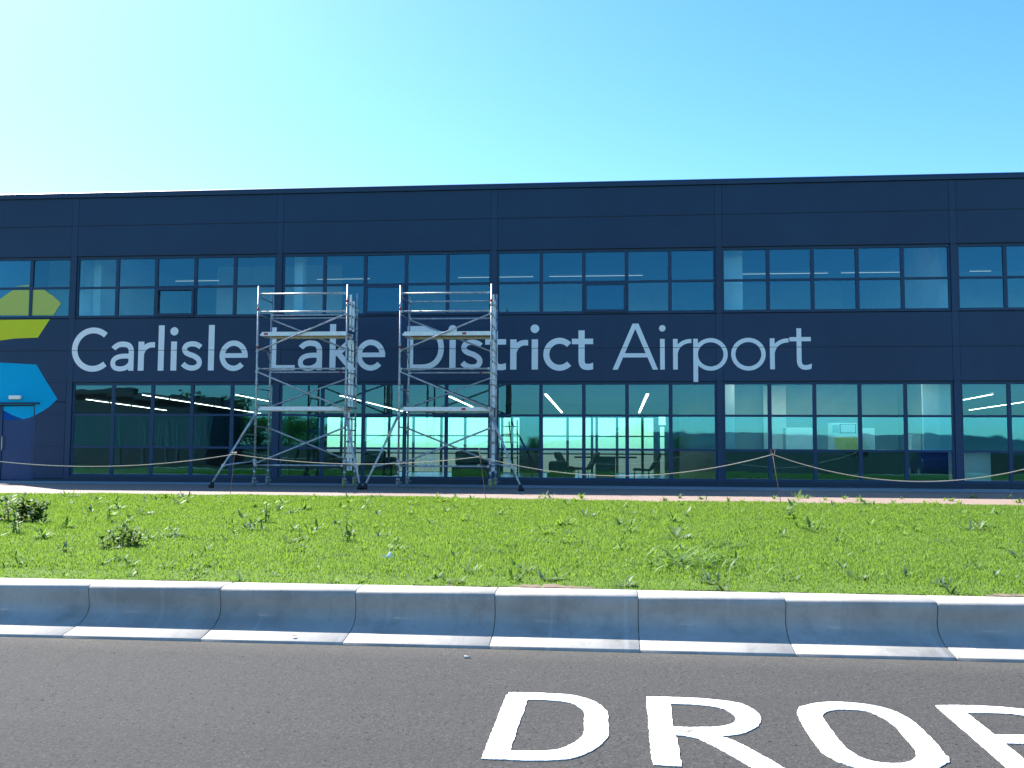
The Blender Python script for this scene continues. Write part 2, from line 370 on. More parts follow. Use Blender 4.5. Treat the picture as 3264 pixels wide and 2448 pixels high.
# ------------------------------------------------------------------ grass blades (one uncountable mass)
def grass():
    d0, d1 = 6.6, 19.5; N = 470000
    dd = RNG.uniform(0, 1, N*3); d = d0+(d1-d0)*dd
    wgt = (d0+8)/(d+8)*np.clip(1.15-(d-d0)/40, .3, 2); keep = RNG.uniform(0, 1, N*3) < wgt*.95; d = d[keep]
    y = CP[1]+d; cx = CP[0]-.096*d; hw = .56*d+5
    # equal density over area: thin the narrow rows
    x = cx+(RNG.uniform(-1, 1, len(d))*(.56*d1+5)); k = np.abs(x-cx) < hw; x = x[k]; y = y[k]; d = d[k]
    yb = np.interp(x, GX, GY); k = (y > YTB+.012) & (y < yb-.01); x = x[k]; y = y[k]; d = d[k]; yb = yb[k]
    t = (y-YTB)/(yb-YTB)
    z = (1-t)*(ZTOP-.012)+t*.004+.05*np.sin(pi*t)+.006*np.sin(x*2.1+y*1.3)+.005*np.sin(x*4.7-y*3.1)
    n = len(x)
    patch = .5+.5*np.sin(x*.9+1.3*np.sin(y*.7))*np.sin(y*1.1+.8*np.sin(x*.6))
    h = (.018+.020*RNG.uniform(0, 1, n)**1.5+.008*patch)*np.where(t < .05, .6, 1)*(.9+.2*(d > 13)); tall = RNG.uniform(0, 1, n) < .01; h = np.where(tall, h*1.8, h)
    a = RNG.uniform(0, 2*pi, n); lean = RNG.uniform(.1, .75, n)*h; w = RNG.uniform(.0014, .0030, n)*(.75+.055*d)
    flat = RNG.uniform(0, 1, n) < .05    # broad clover-like leaves lying open
    w = np.where(flat, w*2.6, w); lean = np.where(flat, h*1.2, lean); hh = np.where(flat, h*.75, h)
    bx = np.cos(a); by = np.sin(a); la = a+pi/2+RNG.normal(0, .5, n); lx = np.cos(la)*lean; ly = np.sin(la)*lean
    V = np.empty((n, 5, 3))
    V[:, 0] = np.stack([x-bx*w, y-by*w, z-.004], 1); V[:, 1] = np.stack([x+bx*w, y+by*w, z-.004], 1)
    V[:, 2] = np.stack([x+bx*w*.9+lx*.35, y+by*w*.9+ly*.35, z+hh*.6], 1); V[:, 3] = np.stack([x-bx*w*.9+lx*.35, y-by*w*.9+ly*.35, z+hh*.6], 1)
    V[:, 4] = np.stack([x+lx, y+ly, z+hh], 1)
    me = bpy.data.meshes.new('grass'); me.vertices.add(n*5); me.vertices.foreach_set('co', V.reshape(-1).astype(np.float32))
    b = np.arange(n)*5
    loops = np.stack([b, b+1, b+2, b+3, b+3, b+2, b+4], 1).reshape(-1)
    me.loops.add(n*7); me.loops.foreach_set('vertex_index', loops.astype(np.int32))
    me.polygons.add(n*2); st = np.stack([np.arange(n)*7, np.arange(n)*7+4], 1).reshape(-1); me.polygons.foreach_set('loop_start', st.astype(np.int32))
    me.update(calc_edges=True); me.materials.append(M['grass'])
    o = bpy.data.objects.new('grass', me); COL.objects.link(o); tag(o, 'short bright green mown grass covering the verge', 'grass', kind='stuff')
grass()

# ------------------------------------------------------------------ weeds
def leaf(m, base, az, el, ln, w, droop=.4, seg=3):
    p = Vector(base); d = Vector((cos(az)*cos(el), sin(az)*cos(el), sin(el))); side = Vector((-sin(az), cos(az), 0)); b = len(m.v)
    ws = {3: (.35, 1, .75, .05), 4: (.3, .85, 1, .6, .04)}[seg]
    for i in range(seg+1):
        m.v += [tuple(p-side*w*ws[i]/2+Vector((0, 0, w*.10))), tuple(p+side*w*ws[i]/2+Vector((0, 0, w*.10)))]
        p = p+d*(ln/seg); d = (d-Vector((0, 0, droop/seg))).normalized()
    for i in range(seg): m.f.append((b+2*i, b+2*i+1, b+2*i+3, b+2*i+2))
def weed_mesh(kind, seed):
    random.seed(seed); m = MB()
    if kind == 'rosette':
        for i in range(random.randint(7, 13)):
            leaf(m, (random.uniform(-.01, .01), random.uniform(-.01, .01), 0), random.uniform(0, 2*pi), random.uniform(.15, 1.2), random.uniform(.05, .11), random.uniform(.018, .032), random.uniform(.3, .9))
    elif kind == 'spread':
        for s_ in range(5):
            ox, oy = random.gauss(0, .05), random.gauss(0, .04)
            for i in range(random.randint(4, 7)):
                leaf(m, (ox, oy, 0), random.uniform(0, 2*pi), random.uniform(.1, 1.1), random.uniform(.05, .12), random.uniform(.012, .024), random.uniform(.3, .9))
    elif kind == 'bush':
        for s_ in range(15):
            az = random.uniform(0, 2*pi); sp = random.uniform(0, .26); hh = random.uniform(.22, .42)*(1-.7*sp/.2*.5); p = Vector((cos(az)*sp, sin(az)*sp*.6, 0)); q = p+Vector((cos(az)*.06, sin(az)*.04, hh))
            m.tube(p, q, .004, 5, .002)
            for i in range(18):
                t_ = random.uniform(.05, 1); r_ = p.lerp(q, t_); leaf(m, r_, random.uniform(0, 2*pi), random.uniform(-.1, .9), random.uniform(.07, .12), random.uniform(.028, .045), .5)
    elif kind == 'stalk':
        for s_ in range(4):
            az = random.uniform(0, 2*pi); p = Vector((random.uniform(-.05, .05), random.uniform(-.03, .03), 0)); hh = random.uniform(.12, .24); q = p+Vector((cos(az)*.03, sin(az)*.03, hh)); m.tube(p, q, .0035, 5, .002)
            for i in range(9):
                t_ = random.uniform(.1, 1); leaf(m, p.lerp(q, t_), random.uniform(0, 2*pi), random.uniform(0, .8), random.uniform(.04, .08), random.uniform(.014, .024), .5)
    elif kind == 'tallgrass':
        for i in range(190):
            az = random.gauss(0, .8)+(pi if random.random() < .35 else 0); leaf(m, (random.gauss(0, .20), random.gauss(0, .24), 0), az, random.uniform(.25, 1.0), random.uniform(.14, .28), random.uniform(.012, .022), random.uniform(1.0, 1.9), 4)
    elif kind == 'reed':
        for i in range(14):
            az = random.uniform(0, 2*pi); leaf(m, (random.gauss(0, .05), random.gauss(0, .03), 0), az, random.uniform(.8, 1.4), random.uniform(.14, .28), random.uniform(.007, .012), random.uniform(.3, 1.2), 4)
    return m
def place_weed(name, me, u, v, s, label, group, rz=None, zz=.0, cat='weed'):
    for _ in range(3):
        p = onz(u, v, zz); zz = float(hlawn(p[0], p[1])) if p[1] < yback(p[0]) else 0
    if p[1] < YTB+.07: p = (p[0], YTB+.07, 0)
    o = bpy.data.objects.new(name, me); COL.objects.link(o); o.location = (p[0], p[1], zz-.003)
    o.scale = (s, s, s); o.rotation_euler = (0, 0, random.uniform(0, 6) if rz is None else rz)
    return tag(o, label, cat, group)
WM = {}
for i, (k, mt, c) in enumerate((('rosette', 'weed', 3), ('spread', 'weed', 3), ('stalk', 'weed', 2), ('rosette', 'weed_grey', 2), ('spread', 'weed_grey', 1), ('reed', 'weed', 2))):
    for j in range(c): WM[(k, mt, j)] = weed_mesh(k, 40+i*10+j).mesh('leafy_weed', mt)
bush = weed_mesh('bush', 5).mesh('dock_plant', 'weed_dark'); bush2 = weed_mesh('bush', 9).mesh('dock_plant', 'weed_dark'); tg = weed_mesh('tallgrass', 3).mesh('grass_tuft', 'weed')
random.seed(99)
place_weed('dock_plant', bush, 62, 1662, 1.05, 'largest dark leafy dock plant at the left edge of the lawn', None, .4)
place_weed('dock_plant', bush, 118, 1664, .9, 'second dark dock plant just right of the largest one', None, 2.2)
place_weed('dock_plant', bush2, 380, 1740, .72, 'dark bushy dock plant alone in the lawn left of the white paper scrap', None, .3)
place_weed('grass_tuft', tg, 2205, 1800, 1.15, 'tall pale coarse grass tuft bent sideways, biggest in the lawn', None, .1, cat='grass tuft')
place_weed('grass_tuft', tg, 2330, 1745, .62, 'smaller coarse grass tuft behind the biggest bent tuft', None, 1.4, cat='grass tuft')
place_weed('grass_tuft', tg, 1560, 1760, .42, 'thin coarse grass tuft near the middle of the lawn', None, 1.1, cat='grass tuft')
place_weed('grass_tuft', tg, 3010, 1730, .42, 'flattened coarse grass tuft beside a dry patch at right', None, .5, cat='grass tuft')
place_weed('reed_weed', WM[('reed', 'weed', 0)], 2545, 1596, 1.1, 'upright feathery weed rising over the paving edge right of the third post', None)
place_weed('dock_plant', bush2, 2523, 1648, .30, 'small dark dock plant right of the third post', None)
place_weed('leafy_weed', WM[('stalk', 'weed_grey', 0)] if ('stalk', 'weed_grey', 0) in WM else WM[('rosette', 'weed_grey', 0)], 205, 1758, 1.3, 'silvery weed with long bare leaves left of the lone dock plant', None)
place_weed('leafy_weed', WM[('rosette', 'weed_grey', 1)], 2300, 1886, 1.3, 'grey-green rosette overhanging the kerb below the biggest grass tuft', None)
place_weed('leafy_weed', WM[('rosette', 'weed_grey', 0)], 3030, 1890, 1.5, 'grey-green weed against the kerb at the right', None)
place_weed('leafy_weed', WM[('rosette', 'weed', 0)], 990, 1707, 1.5, 'broad bright rosette weed in the lawn below the left tower', None)
place_weed('leafy_weed', WM[('stalk', 'weed', 0)], 1105, 1728, 1.25, 'dense upright weed right of the broad bright rosette', None)
place_weed('leafy_weed', WM[('stalk', 'weed', 1)], 850, 1668, 1.3, 'bushy grey-tipped weed below the left tower', None)
small_group = 'small leafy weeds scattered over the lawn'
spots = []
for _ in range(4000):
    u = random.uniform(-20, 3290); t_ = random.random()**1.9; v = 1588+t_*290
    if all(abs(u-a)/46+abs(v-b)/11 > 1 for a, b in spots): spots.append((u, v))
    if len(spots) > 270: break
keys = [k for k in WM]
for (u, v) in spots:
    k = random.choices(keys, [5 if kk[0] == 'spread' else 3 if kk[0] == 'rosette' else .3 if kk[0] == 'stalk' else .1 for kk in keys])[0]
    place_weed('leafy_weed', WM[k], u, v, random.uniform(.9, 1.9)*(1.0 if v < 1720 else .6), 'small leafy weed among the short grass of the lawn', small_group)
p = onz(1240, 1766, .0); z0 = hlawn(p[0], p[1])
m = MB(); m.poly([(-.05, 0, .02), (.015, -.02, .03), (.03, 0, .10), (-.0, .02, .11)]); m.poly([(.03, 0, .10), (.015, -.02, .03), (.06, .02, .025)]); m.poly([(-.12, 0, .02), (-.05, 0, .02), (-.05, .01, .05), (-.1, .01, .055)])
o = m.build('paper_scrap', 'paper'); o.location = (p[0], p[1], z0); o.scale = (.6, .6, .6); tag(o, 'white crumpled paper scrap caught in the lawn', 'litter')
p = onz(1490, 2098, ZR); m = MB(); m.tube((-.02, 0, 0), (.02, .004, 0), .009, 6, .006); o = m.build('pebble', 'stone'); o.location = (p[0], p[1], ZR+.008); tag(o, 'pale pebble on the dark asphalt above the letter D', 'stone')
p = onz(795, 2048, ZR); m = MB(); m.tube((-.022, 0, 0), (.022, .004, 0), .009, 6, .006); o = m.build('pebble', 'dryleaf'); o.location = (p[0], p[1], ZR+.008); tag(o, 'brown pebble lying against the foot of the kerb', 'stone')
p = onz(938, 2029, -.34); m = MB(); m.poly([(-.02, -.01, 0), (.01, -.012, .004), (.02, .008, 0), (-.01, .01, .006)]); o = m.build('dry_leaf', 'dryleaf'); o.location = (p[0], p[1], -.335); tag(o, 'tiny brown leaf on the sloping kerb lip', 'leaf')
p = onz(1520+.0, 1560, 0)
p = onz(2178, 2331, ZR+.01); m = MB()
for (a, b) in ((-.03, 0), (.02, .01), (.0, -.012)): m.tube((a, b, 0), (a+.03, b+.006, 0), .005, 5, .003)
o = m.build('dry_leaf', 'stone'); o.location = (p[0], p[1], ZR+.012); tag(o, 'grey crumpled leaf on the white letter R', 'leaf')

# ------------------------------------------------------------------ road lettering
mark = empty('road_lettering', (15.5, -20, ZR)); tag(mark, 'white painted word DROP on the dark asphalt', 'road marking')
def rp(pts, f, ox, oy):
    out = []
    n = len(pts)
    for i in range(n):
        a = pts[i]; b = pts[(i+1) % n]; L = sqrt((a[0]-b[0])**2+(a[1]-b[1])**2); k = max(1, int(L/12))
        for j in range(k):
            t_ = j/k; q = onz(ox+f*(a[0]+(b[0]-a[0])*t_), oy+f*(a[1]+(b[1]-a[1])*t_), ZR+.004)
            jx = .0032 if j else 0
            out.append((q[0]+random.uniform(-jx, jx)-15.5, q[1]+random.uniform(-jx, jx)+20))
    return out
A4 = (.4521, 1500, 2160); A5 = (.3906, 2400, 2160)
LET = [
 (A4, [(75,572),(150,385),(250,125),(264,122),(268,105),(480,108),(690,120),(760,132),(830,152),(885,173),(930,205),(967,245),(972,330),(974,400),(958,432),(930,462),(880,500),(840,524),(790,545),(740,562),(680,575),(610,581),(530,584),(370,584),(200,576)],
  [(280,515),(345,320),(403,155),(520,157),(600,162),(660,170),(710,180),(750,196),(785,222),(800,245),(802,280),(800,340),(795,400),(782,420),(760,440),(730,460),(700,475),(655,495),(610,508),(560,514),(500,518),(380,518)]),
 (A4, [(1240,135),(1250,260),(1262,440),(1275,560),(1290,615),(1487,627),(1470,500),(1447,405),(1520,412),(1600,430),(1700,475),(1850,555),(1990,637),(2015,652),(2238,658),(2205,637),(2130,590),(1950,490),(1850,443),(1760,412),(1830,408),(1890,400),(1940,388),(2000,360),(2030,340),(2045,315),(2048,290),(2040,268),(2020,245),(1995,224),(1960,205),(1925,190),(1880,178),(1820,167),(1760,160),(1600,145),(1400,138)],
  [(1412,185),(1425,347),(1560,352),(1700,350),(1750,347),(1790,340),(1825,332),(1855,318),(1873,295),(1868,278),(1855,262),(1835,246),(1810,232),(1780,219),(1740,210),(1680,200),(1600,192),(1500,187)]),
 (A5, [(380,238),(430,228),(470,216),(520,207),(580,201),(640,198),(710,200),(780,203),(900,215),(970,226),(1040,240),(1110,259),(1170,280),(1230,310),(1290,345),(1345,390),(1400,440),(1490,530),(1535,585),(1560,620),(1572,638),(1595,645),(1605,690),(1578,694),(1560,712),(1530,730),(1480,748),(1420,758),(1350,765),(1260,771),(1180,772),(1090,771),(1000,765),(920,753),(840,735),(770,714),(700,690),(630,652),(560,610),(500,530),(430,430),(385,350),(362,300),(360,280),(370,255)],
  [(570,325),(640,430),(735,550),(765,580),(810,610),(850,637),(900,660),(960,678),(1020,690),(1090,699),(1150,702),(1205,700),(1250,693),(1285,685),(1310,670),(1328,652),(1335,635),(1330,600),(1315,575),(1290,545),(1240,490),(1205,448),(1170,405),(1140,380),(1110,360),(1070,333),(1020,310),(980,291),(930,275),(870,267),(800,263),(755,260),(710,260),(670,263),(630,270),(600,280),(580,293),(570,307)]),
 (A5, [(1490,228),(1650,226),(1850,230),(2050,242),(2212,258),(2330,275),(2410,290),(2480,310),(2545,333),(2600,360),(2655,395),(2690,430),(2702,460),(2695,490),(2665,513),(2620,528),(2550,540),(2450,545),(2250,540),(2055,537),(2212,665),(2330,760),(2378,800),(2142,795),(2075,737),(1950,630),(1720,430),(1540,275)],
  [(1745,288),(1860,380),(1968,465),(2100,468),(2212,470),(2330,468),(2380,462),(2420,450),(2438,436),(2440,420),(2425,400),(2400,380),(2365,359),(2320,340),(2270,324),(2212,310),(2100,295),(1920,288)])]
for (A, outer, inner) in LET:
    m = MB(); m.prism([rp(outer, *A), rp(inner, *A)], .0015, .006, axis='z'); m.build('letter', 'line', mark)

# ------------------------------------------------------------------ terminal building
XL, XR, YB = -2.72, 36.0, 18.0
T = empty('airport_terminal', (0, 0, 0)); tag(T, 'long dark navy clad two storey airport terminal with ribbon windows', 'building')
ZL0, ZL1, ZU0, ZU1 = .202, 2.682, 4.659, 6.261
HG = .136
def bays():
    for b in range(0, 6):
        yield b*6+HG, (b+1)*6-HG
FR = .055                     # frame border outside the glass
# front cladding as panels with real gaps
m = MB(); th = .10
zs_top = [8.02, 7.22, 6.345]; zs_mid = [4.56, 3.66, 2.765]
def band(x0, x1, z0, z1): m.box(x0+.004, x1-.004, 0, th, z0+.004, z1-.004)
bx = [XL+.08]+[6*b for b in range(0, 7)]
for i in range(len(bx)-1):
    x0, x1 = bx[i]+(.09 if i else 0), bx[i+1]-.09
    for z1, z0 in zip(zs_top[:-1], zs_top[1:]): band(x0, x1, z0, z1)
    for z1, z0 in zip(zs_mid[:-1], zs_mid[1:]): band(x0, x1, z0, z1)
    if i == 0:
        for z1, z0 in ((2.765, 2.215), (2.205, 1.87)): band(-.88 if z0 < 2.2 else x0, x1, z0, z1)
        for z1, z0 in ((1.87, .97), (.97, .07)): band(-.96, x1, z0, z1)
        band(x0, -2.03, .07, 2.205)
m.build('cladding', 'clad', T, bevel=.003)
m = MB()                       # rubber gaskets in the joints, 3 mm proud so they also cross the vinyl
for z in (7.22, 3.66): m.box(XL, XR, -.0065, .05, z-.006, z+.006)
m.box(XL, XR, .03, .09, .02, 8.0)
for z in (6.345, 4.56, 2.765): m.box(XL, XR, -.002, .05, z-.007, z+.007)
for z in (1.87, .97): m.box(-.96, -.1, -.002, .05, z-.006, z+.006)
gask = m
# holes: backing must not cover windows, so build it as strips
m = MB()
for z in (7.22, 3.66): m.box(XL+.08, XR, -.0065, .05, z-.006, z+.006)
for z in (6.345, 4.56, 2.765): m.box(XL+.08, XR, -.002, .05, z-.007, z+.007)
for z in (1.87, .97): m.box(-.96, -.1, -.002, .05, z-.006, z+.006)
for z0, z1 in ((6.30, 8.0), (2.74, 4.60)): m.box(XL+.08, XR, .101, .16, z0, z1)
m.box(XL+.08, -2.03, .101, .16, .0, 2.74); m.box(-.96, -.0, .101, .16, 0, 2.74); m.box(-2.03, -.96, .101, .16, 2.2, 2.74); m.box(XL+.08, 0, .101, .16, 4.6, 4.64)
m.build('gasket', 'joint', T)
for b in range(0, 7):           # vertical covers between bays
    m = MB()
    for z0, z1 in ((6.35, 8.015), (2.77, 4.553)): m.box(6*b-.0885, 6*b+.0885, -.003, .11, z0, z1)
    m.box(6*b-.080, 6*b+.080, -.004, .11, 4.567, 6.338); m.box(6*b-.080, 6*b+.080, -.004, .11, .02, 2.758)
    m.build('column_cover', 'clad_trim', T)
m = MB()                       # parapet capping: rounded flashing
pp = [(-.05, 8.03), (-.055, 8.12), (-.045, 8.165), (-.01, 8.186), (.06, 8.19), (.30, 8.17), (.30, 8.02), (.02, 8.02)]
n = len(pp)
for x in (XL, XR): m.v += [(x, y, z) for y, z in pp]
for i in range(n): m.f.append((i, (i+1) % n, n+(i+1) % n, n+i))
m.f.append(tuple(range(n))); m.f.append(tuple(n+i for i in range(n)))
m.build('parapet_capping', 'clad_trim', T)
m = MB(); m.box(XL+.08, -2.06, -.03, .10, -.10, .062); m.box(-.93, XR, -.03, .10, -.10, .062); m.box(.02, XR, -.018, .06, .066, .140); m.build('plinth', 'plinth', T)
m = MB(); m.box(XL, XL+.075, -.02, YB, -.3, 8.02); m.build('end_wall', 'clad', T)
m = MB(); m.box(XR, XR+.2, 0, YB, -.3, 8.02); m.build('end_wall', 'clad', T)
m = MB(); m.box(XL, XR, .31, YB, 7.6, 7.9); m.build('roof', 'clad_trim', T)
# windows
def window(x0, x1, z0, z1, rows, cols, y, parent, gl, vent=None, depth=.07, mw=.048, seg=None, trans=None):
    m = MB(); fo = FR
    m.box(x0-fo, x1+fo, y, y+depth, z1, z1+fo+.02); m.box(x0-fo, x1+fo, y, y+depth, z0-fo-.02, z0)
    m.box(x0-fo, x0, y, y+depth, z0, z1); m.box(x1, x1+fo, y, y+depth, z0, z1)
    xs = seg or [x0+(x1-x0)*i/cols for i in range(1, cols)]
    for xx in xs: m.box(xx-mw, xx+mw, y+.002, y+depth-.002, z0, z1)
    zz = trans or [z0+(z1-z0)*i/rows for i in range(1, rows)]
    for q in zz:
        prev = x0
        for xx in list(xs)+[None]:
            e = (xx-mw) if xx is not None else x1
            m.box(prev, e, y+.006, y+depth-.006, q-.030, q+.030); prev = (xx+mw) if xx is not None else None
    w = m.build('window', 'frame', parent, bevel=.004)
    g_ = MB()
    ex = [x0]+list(xs)+[x1]; ez = [z0]+list(zz)+[z1]
    for i in range(len(ex)-1):
        for j in range(len(ez)-1):
            a, b_, c, d = ex[i]-(.01 if i else .0), ex[i+1]+.01, ez[j]-.01, ez[j+1]+.01
            ty = random.uniform(-.0018, .0018); tz = random.uniform(-.0012, .0012)
            yy = y+.035
            g_.poly([(a, yy-ty, c), (b_, yy+ty, c), (b_, yy+ty+tz, d), (a, yy-ty+tz, d)])
    g_.build('glass', gl, w)
    if vent:
        s_ = MB(); cx0 = x0+(x1-x0)*vent[0]/cols+.012; cx1 = x0+(x1-x0)*(vent[0]+1)/cols-.012; vz0 = z0-.03; vz1 = (zz[0] if zz else z1)-.03; pr_ = vent[1]
        for (a, b_, c, d) in ((cx0, cx1, vz0, vz0+.07), (cx0, cx1, vz1-.07, vz1), (cx0, cx0+.07, vz0+.07, vz1-.07), (cx1-.07, cx1, vz0+.07, vz1-.07)): s_.box(a, b_, y-.045, y-.003, c, d)
        s_.build('opening_sash', 'frame', w, bevel=.004)
        if pr_:
            q = MB(); q.box(cx0+.07, cx1-.07, y-.03, y-.024, vz0+.07, vz1-.07); q.build('tilted_pane', M['glass_dark'], w)
    return w
M['glass_dark'] = glass('tinted_glass_dark', (.10, .3, .45), .12)
YW = .035
# bay left of x=0 (upper only), then the full bays
window(-6+HG+3.41, -HG, ZU0, ZU1, 2, 2, YW, T, 'glass', seg=[-HG-1.146])
vents = {0: (2, False), 1: (2, True), 2: (2, True)}
for b, (x0, x1) in enumerate(bays()):
    window(x0, x1, ZU0, ZU1, 2, 5, YW, T, 'glass', vents.get(b), trans=[5.45])
    window(x0, x1, ZL0, ZL1, 3, 5, YW, T, 'glass', trans=[1.857, .955])
# door
D = MB(); D.box(-2.03, -.96, .06, .16, 2.095, 2.205); D.box(-1.03, -.96, .0, .09, 0, 2.095); D.box(-2.03, -1.96, .0, .09, 0, 2.095)
door = D.build('door', 'frame', T); D = MB(); D.box(-1.955, -1.035, .03, .07, .02, 2.09); D.build('door_leaf', 'door', door); D = MB(); D.box(-1.93, -1.91, -.04, -.02, .85, 1.25); D.box(-1.93, -1.91, -.04, .03, .87, .89); D.box(-1.93, -1.91, -.04, .03, 1.21, 1.23); D.build('door_handle', 'steel', door)
D = MB(); D.box(-2.3, -.86, -.09, -.002, 2.15, 2.168); D.box(-2.3, -.86, -.03, -.002, 2.172, 2.20); D.build('door_canopy', 'clad_trim', door)
bl = MB(); bl.box(-1.745, -1.38, -.10, -.008, 2.285, 2.40); o = bl.build('bulkhead_light', 'bulkhead', T, bevel=.025)
# rear wall with its glazing
m = MB(); zr0, zr1 = -.10, 2.40
def rx(u): return float(ony(u, 1400, YB)[0])
g1 = (rx(1041), rx(1655)); g2 = (rx(1731), rx(2083)); g3 = (rx(2104), rx(2118))
m.box(XL+.1, XR, YB, YB+.2, zr1+.06, 7.9)
prev = XL+.1
for a, b_ in (g1, g2, g3):
    m.box(prev, a-.06, YB, YB+.2, -.3, zr1+.06); prev = b_+.06
m.box(prev, XR, YB, YB+.2, -.3, zr1+.06); m.box(XL+.1, XR, YB+.002, YB+.198, -.32, -.18)
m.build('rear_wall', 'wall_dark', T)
window(g1[0], g1[1], zr0, zr1, 3, 6, YB+.03, T, 'glass_rear', seg=[rx(u) for u in (1087, 1163, 1239, 1317, 1406, 1482, 1558, 1600, 1632)], trans=[1.56, .75], mw=.06)
window(g2[0], g2[1], zr0, zr1, 3, 4, YB+.03, T, 'glass_rear', seg=[rx(u) for u in (1809, 1887, 1902, 1967, 2048)], trans=[1.56, .75], mw=.06)
window(g3[0], g3[1], zr0, 2.0, 3, 1, YB+.03, T, 'glass_rear', trans=[1.56, .75], mw=.06)
# slabs and partitions
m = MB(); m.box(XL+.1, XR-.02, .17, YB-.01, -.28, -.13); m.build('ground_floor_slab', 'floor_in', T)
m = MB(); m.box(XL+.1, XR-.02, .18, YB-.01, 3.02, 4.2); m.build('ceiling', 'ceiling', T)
m = MB(); m.box(XL+.1, XR-.02, .18, YB-.01, 6.9, 7.1); m.build('ceiling', 'ceiling', T)
def part(name, mat, *b):
    m = MB()
    for q in b: m.box(*q)
    return m.build(name, mat, T)
part('partition', 'wall_in', (.05, .15, .2, YB-.02, 4.2, 6.9), (2.3, 6.5, 4.5, 4.6, 4.2, 6.9), (7.5, 17.4, 8.0, 8.1, 4.2, 6.9), (19, 23.4, 9, 9.1, 4.2, 6.9), (23.9, 24.0, .2, YB-.02, 4.2, 6.9), (25, XR, 7, 7.1, 4.2, 6.9), (-2.6, -.3, 3.0, 3.1, 4.2, 6.9))
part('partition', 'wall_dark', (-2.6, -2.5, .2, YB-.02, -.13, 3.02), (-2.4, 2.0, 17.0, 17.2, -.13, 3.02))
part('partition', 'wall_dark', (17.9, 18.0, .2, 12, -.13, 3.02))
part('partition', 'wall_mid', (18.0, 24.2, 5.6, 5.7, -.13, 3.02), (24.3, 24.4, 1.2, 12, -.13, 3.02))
for x in (6.0, 12.0, 18.35, 24.0): 
    part('column', 'wall_in', (x-.16, x+.16, 1.0, 1.3, -.13, 3.02)) if x > 17 else part('column', 'shed_trim', (x-.10, x+.10, .6, .8, -.13, 3.02))
part('column', 'wall_in', (18.2, 18.72, .7, 1.1, 4.2, 6.9)); part('column', 'wall_in', (.2, .42, .7, .8, 4.2, 6.9)); part('column', 'wall_in', (6.2, 6.45, .7, 1.0, 4.2, 6.9))
part('low_wall', 'dark_in', (18.15, 23.85, .35, .42, -.13, .93))
part('wall_board', 'white_in', (20.0, 20.7, 5.3, 5.35, 1.0, 3.0)); part('wall_board', 'white_in', (23.42, 23.85, .9, .95, .9, 3.0), (24.35, 25.0, .6, .65, -.1, .93))
for (x, y) in ((19.2, .75), (20.8, .75), (22.4, .75), (20, 3.2), (22, 3.2), (25.5, 1.6)):
    part('ceiling_panel_light', 'lit_panel', (x-.5, x+.5, y-.3, y+.3, 2.99, 3.012))
for (x, y) in ((2, 2), (5, 2), (8, 2), (11, 2), (14, 2), (17, 2), (20, 2), (22.5, 2), (25, 2)):
    part('ceiling_panel_light', 'lit_dim', (x-.5, x+.5, y-.3, y+.3, 6.87, 6.89))
# the blue and green emblem on the cladding
E_ = empty('wall_emblem', (-1.2, 0, 3.5)); tag(E_, 'large faceted lime green and sky blue emblem on the wall at left', 'emblem')
def wp(pts, f=.3135, ox=0, oy=880, y=0.0):
    return [tuple(float(c) for c in (lambda q: (q[0]+1.2, q[2]-3.5))(ony(ox+f*a, oy+f*b, y))) for a, b in pts]
def emb(name, mat, pts, y0, y1, y=0):
    m = MB(); m.prism([wp(pts, y=y)], y0, y1); return m.build(name, mat, E_)
emb('green_band', 'vinyl_green', [(-330, 452), (0, 445), (508, 440), (385, 625), (150, 635), (0, 655), (-160, 680), (-300, 700)], -.004, -.0005)
emb('blue_panel', 'vinyl_blue', [(-330, 870), (0, 880), (370, 900), (480, 1085), (585, 1250), (500, 1330), (430, 1375), (357, 1415), (357, 1318), (357, 1308), (-330, 1308)], -.004, -.0005)
emb('blue_panel', 'vinyl_blue', [(15, 1326), (353, 1322), (353, 1418), (300, 1440), (235, 1455), (120, 1410), (15, 1352)], .024, .0285, y=.03)
emb('deep_blue_panel', 'vinyl_deep', [(15, 1356), (120, 1414), (228, 1456), (150, 1464), (15, 1462)], .024, .0285, y=.03)
emb('green_film', M['film'], [(150, 107), (300, 90), (300, 107)], .055, .060, y=.07); 
emb('green_film', M['film'], [(-330, 400), (-330, 330), (0, 235), (130, 145), (302, 142), (299, 400)], .055, .060, y=.07)
emb('green_film', M['film'], [(333, 142), (450, 140), (545, 205), (625, 275), (545, 400), (327, 400)], .055, .060, y=.07)

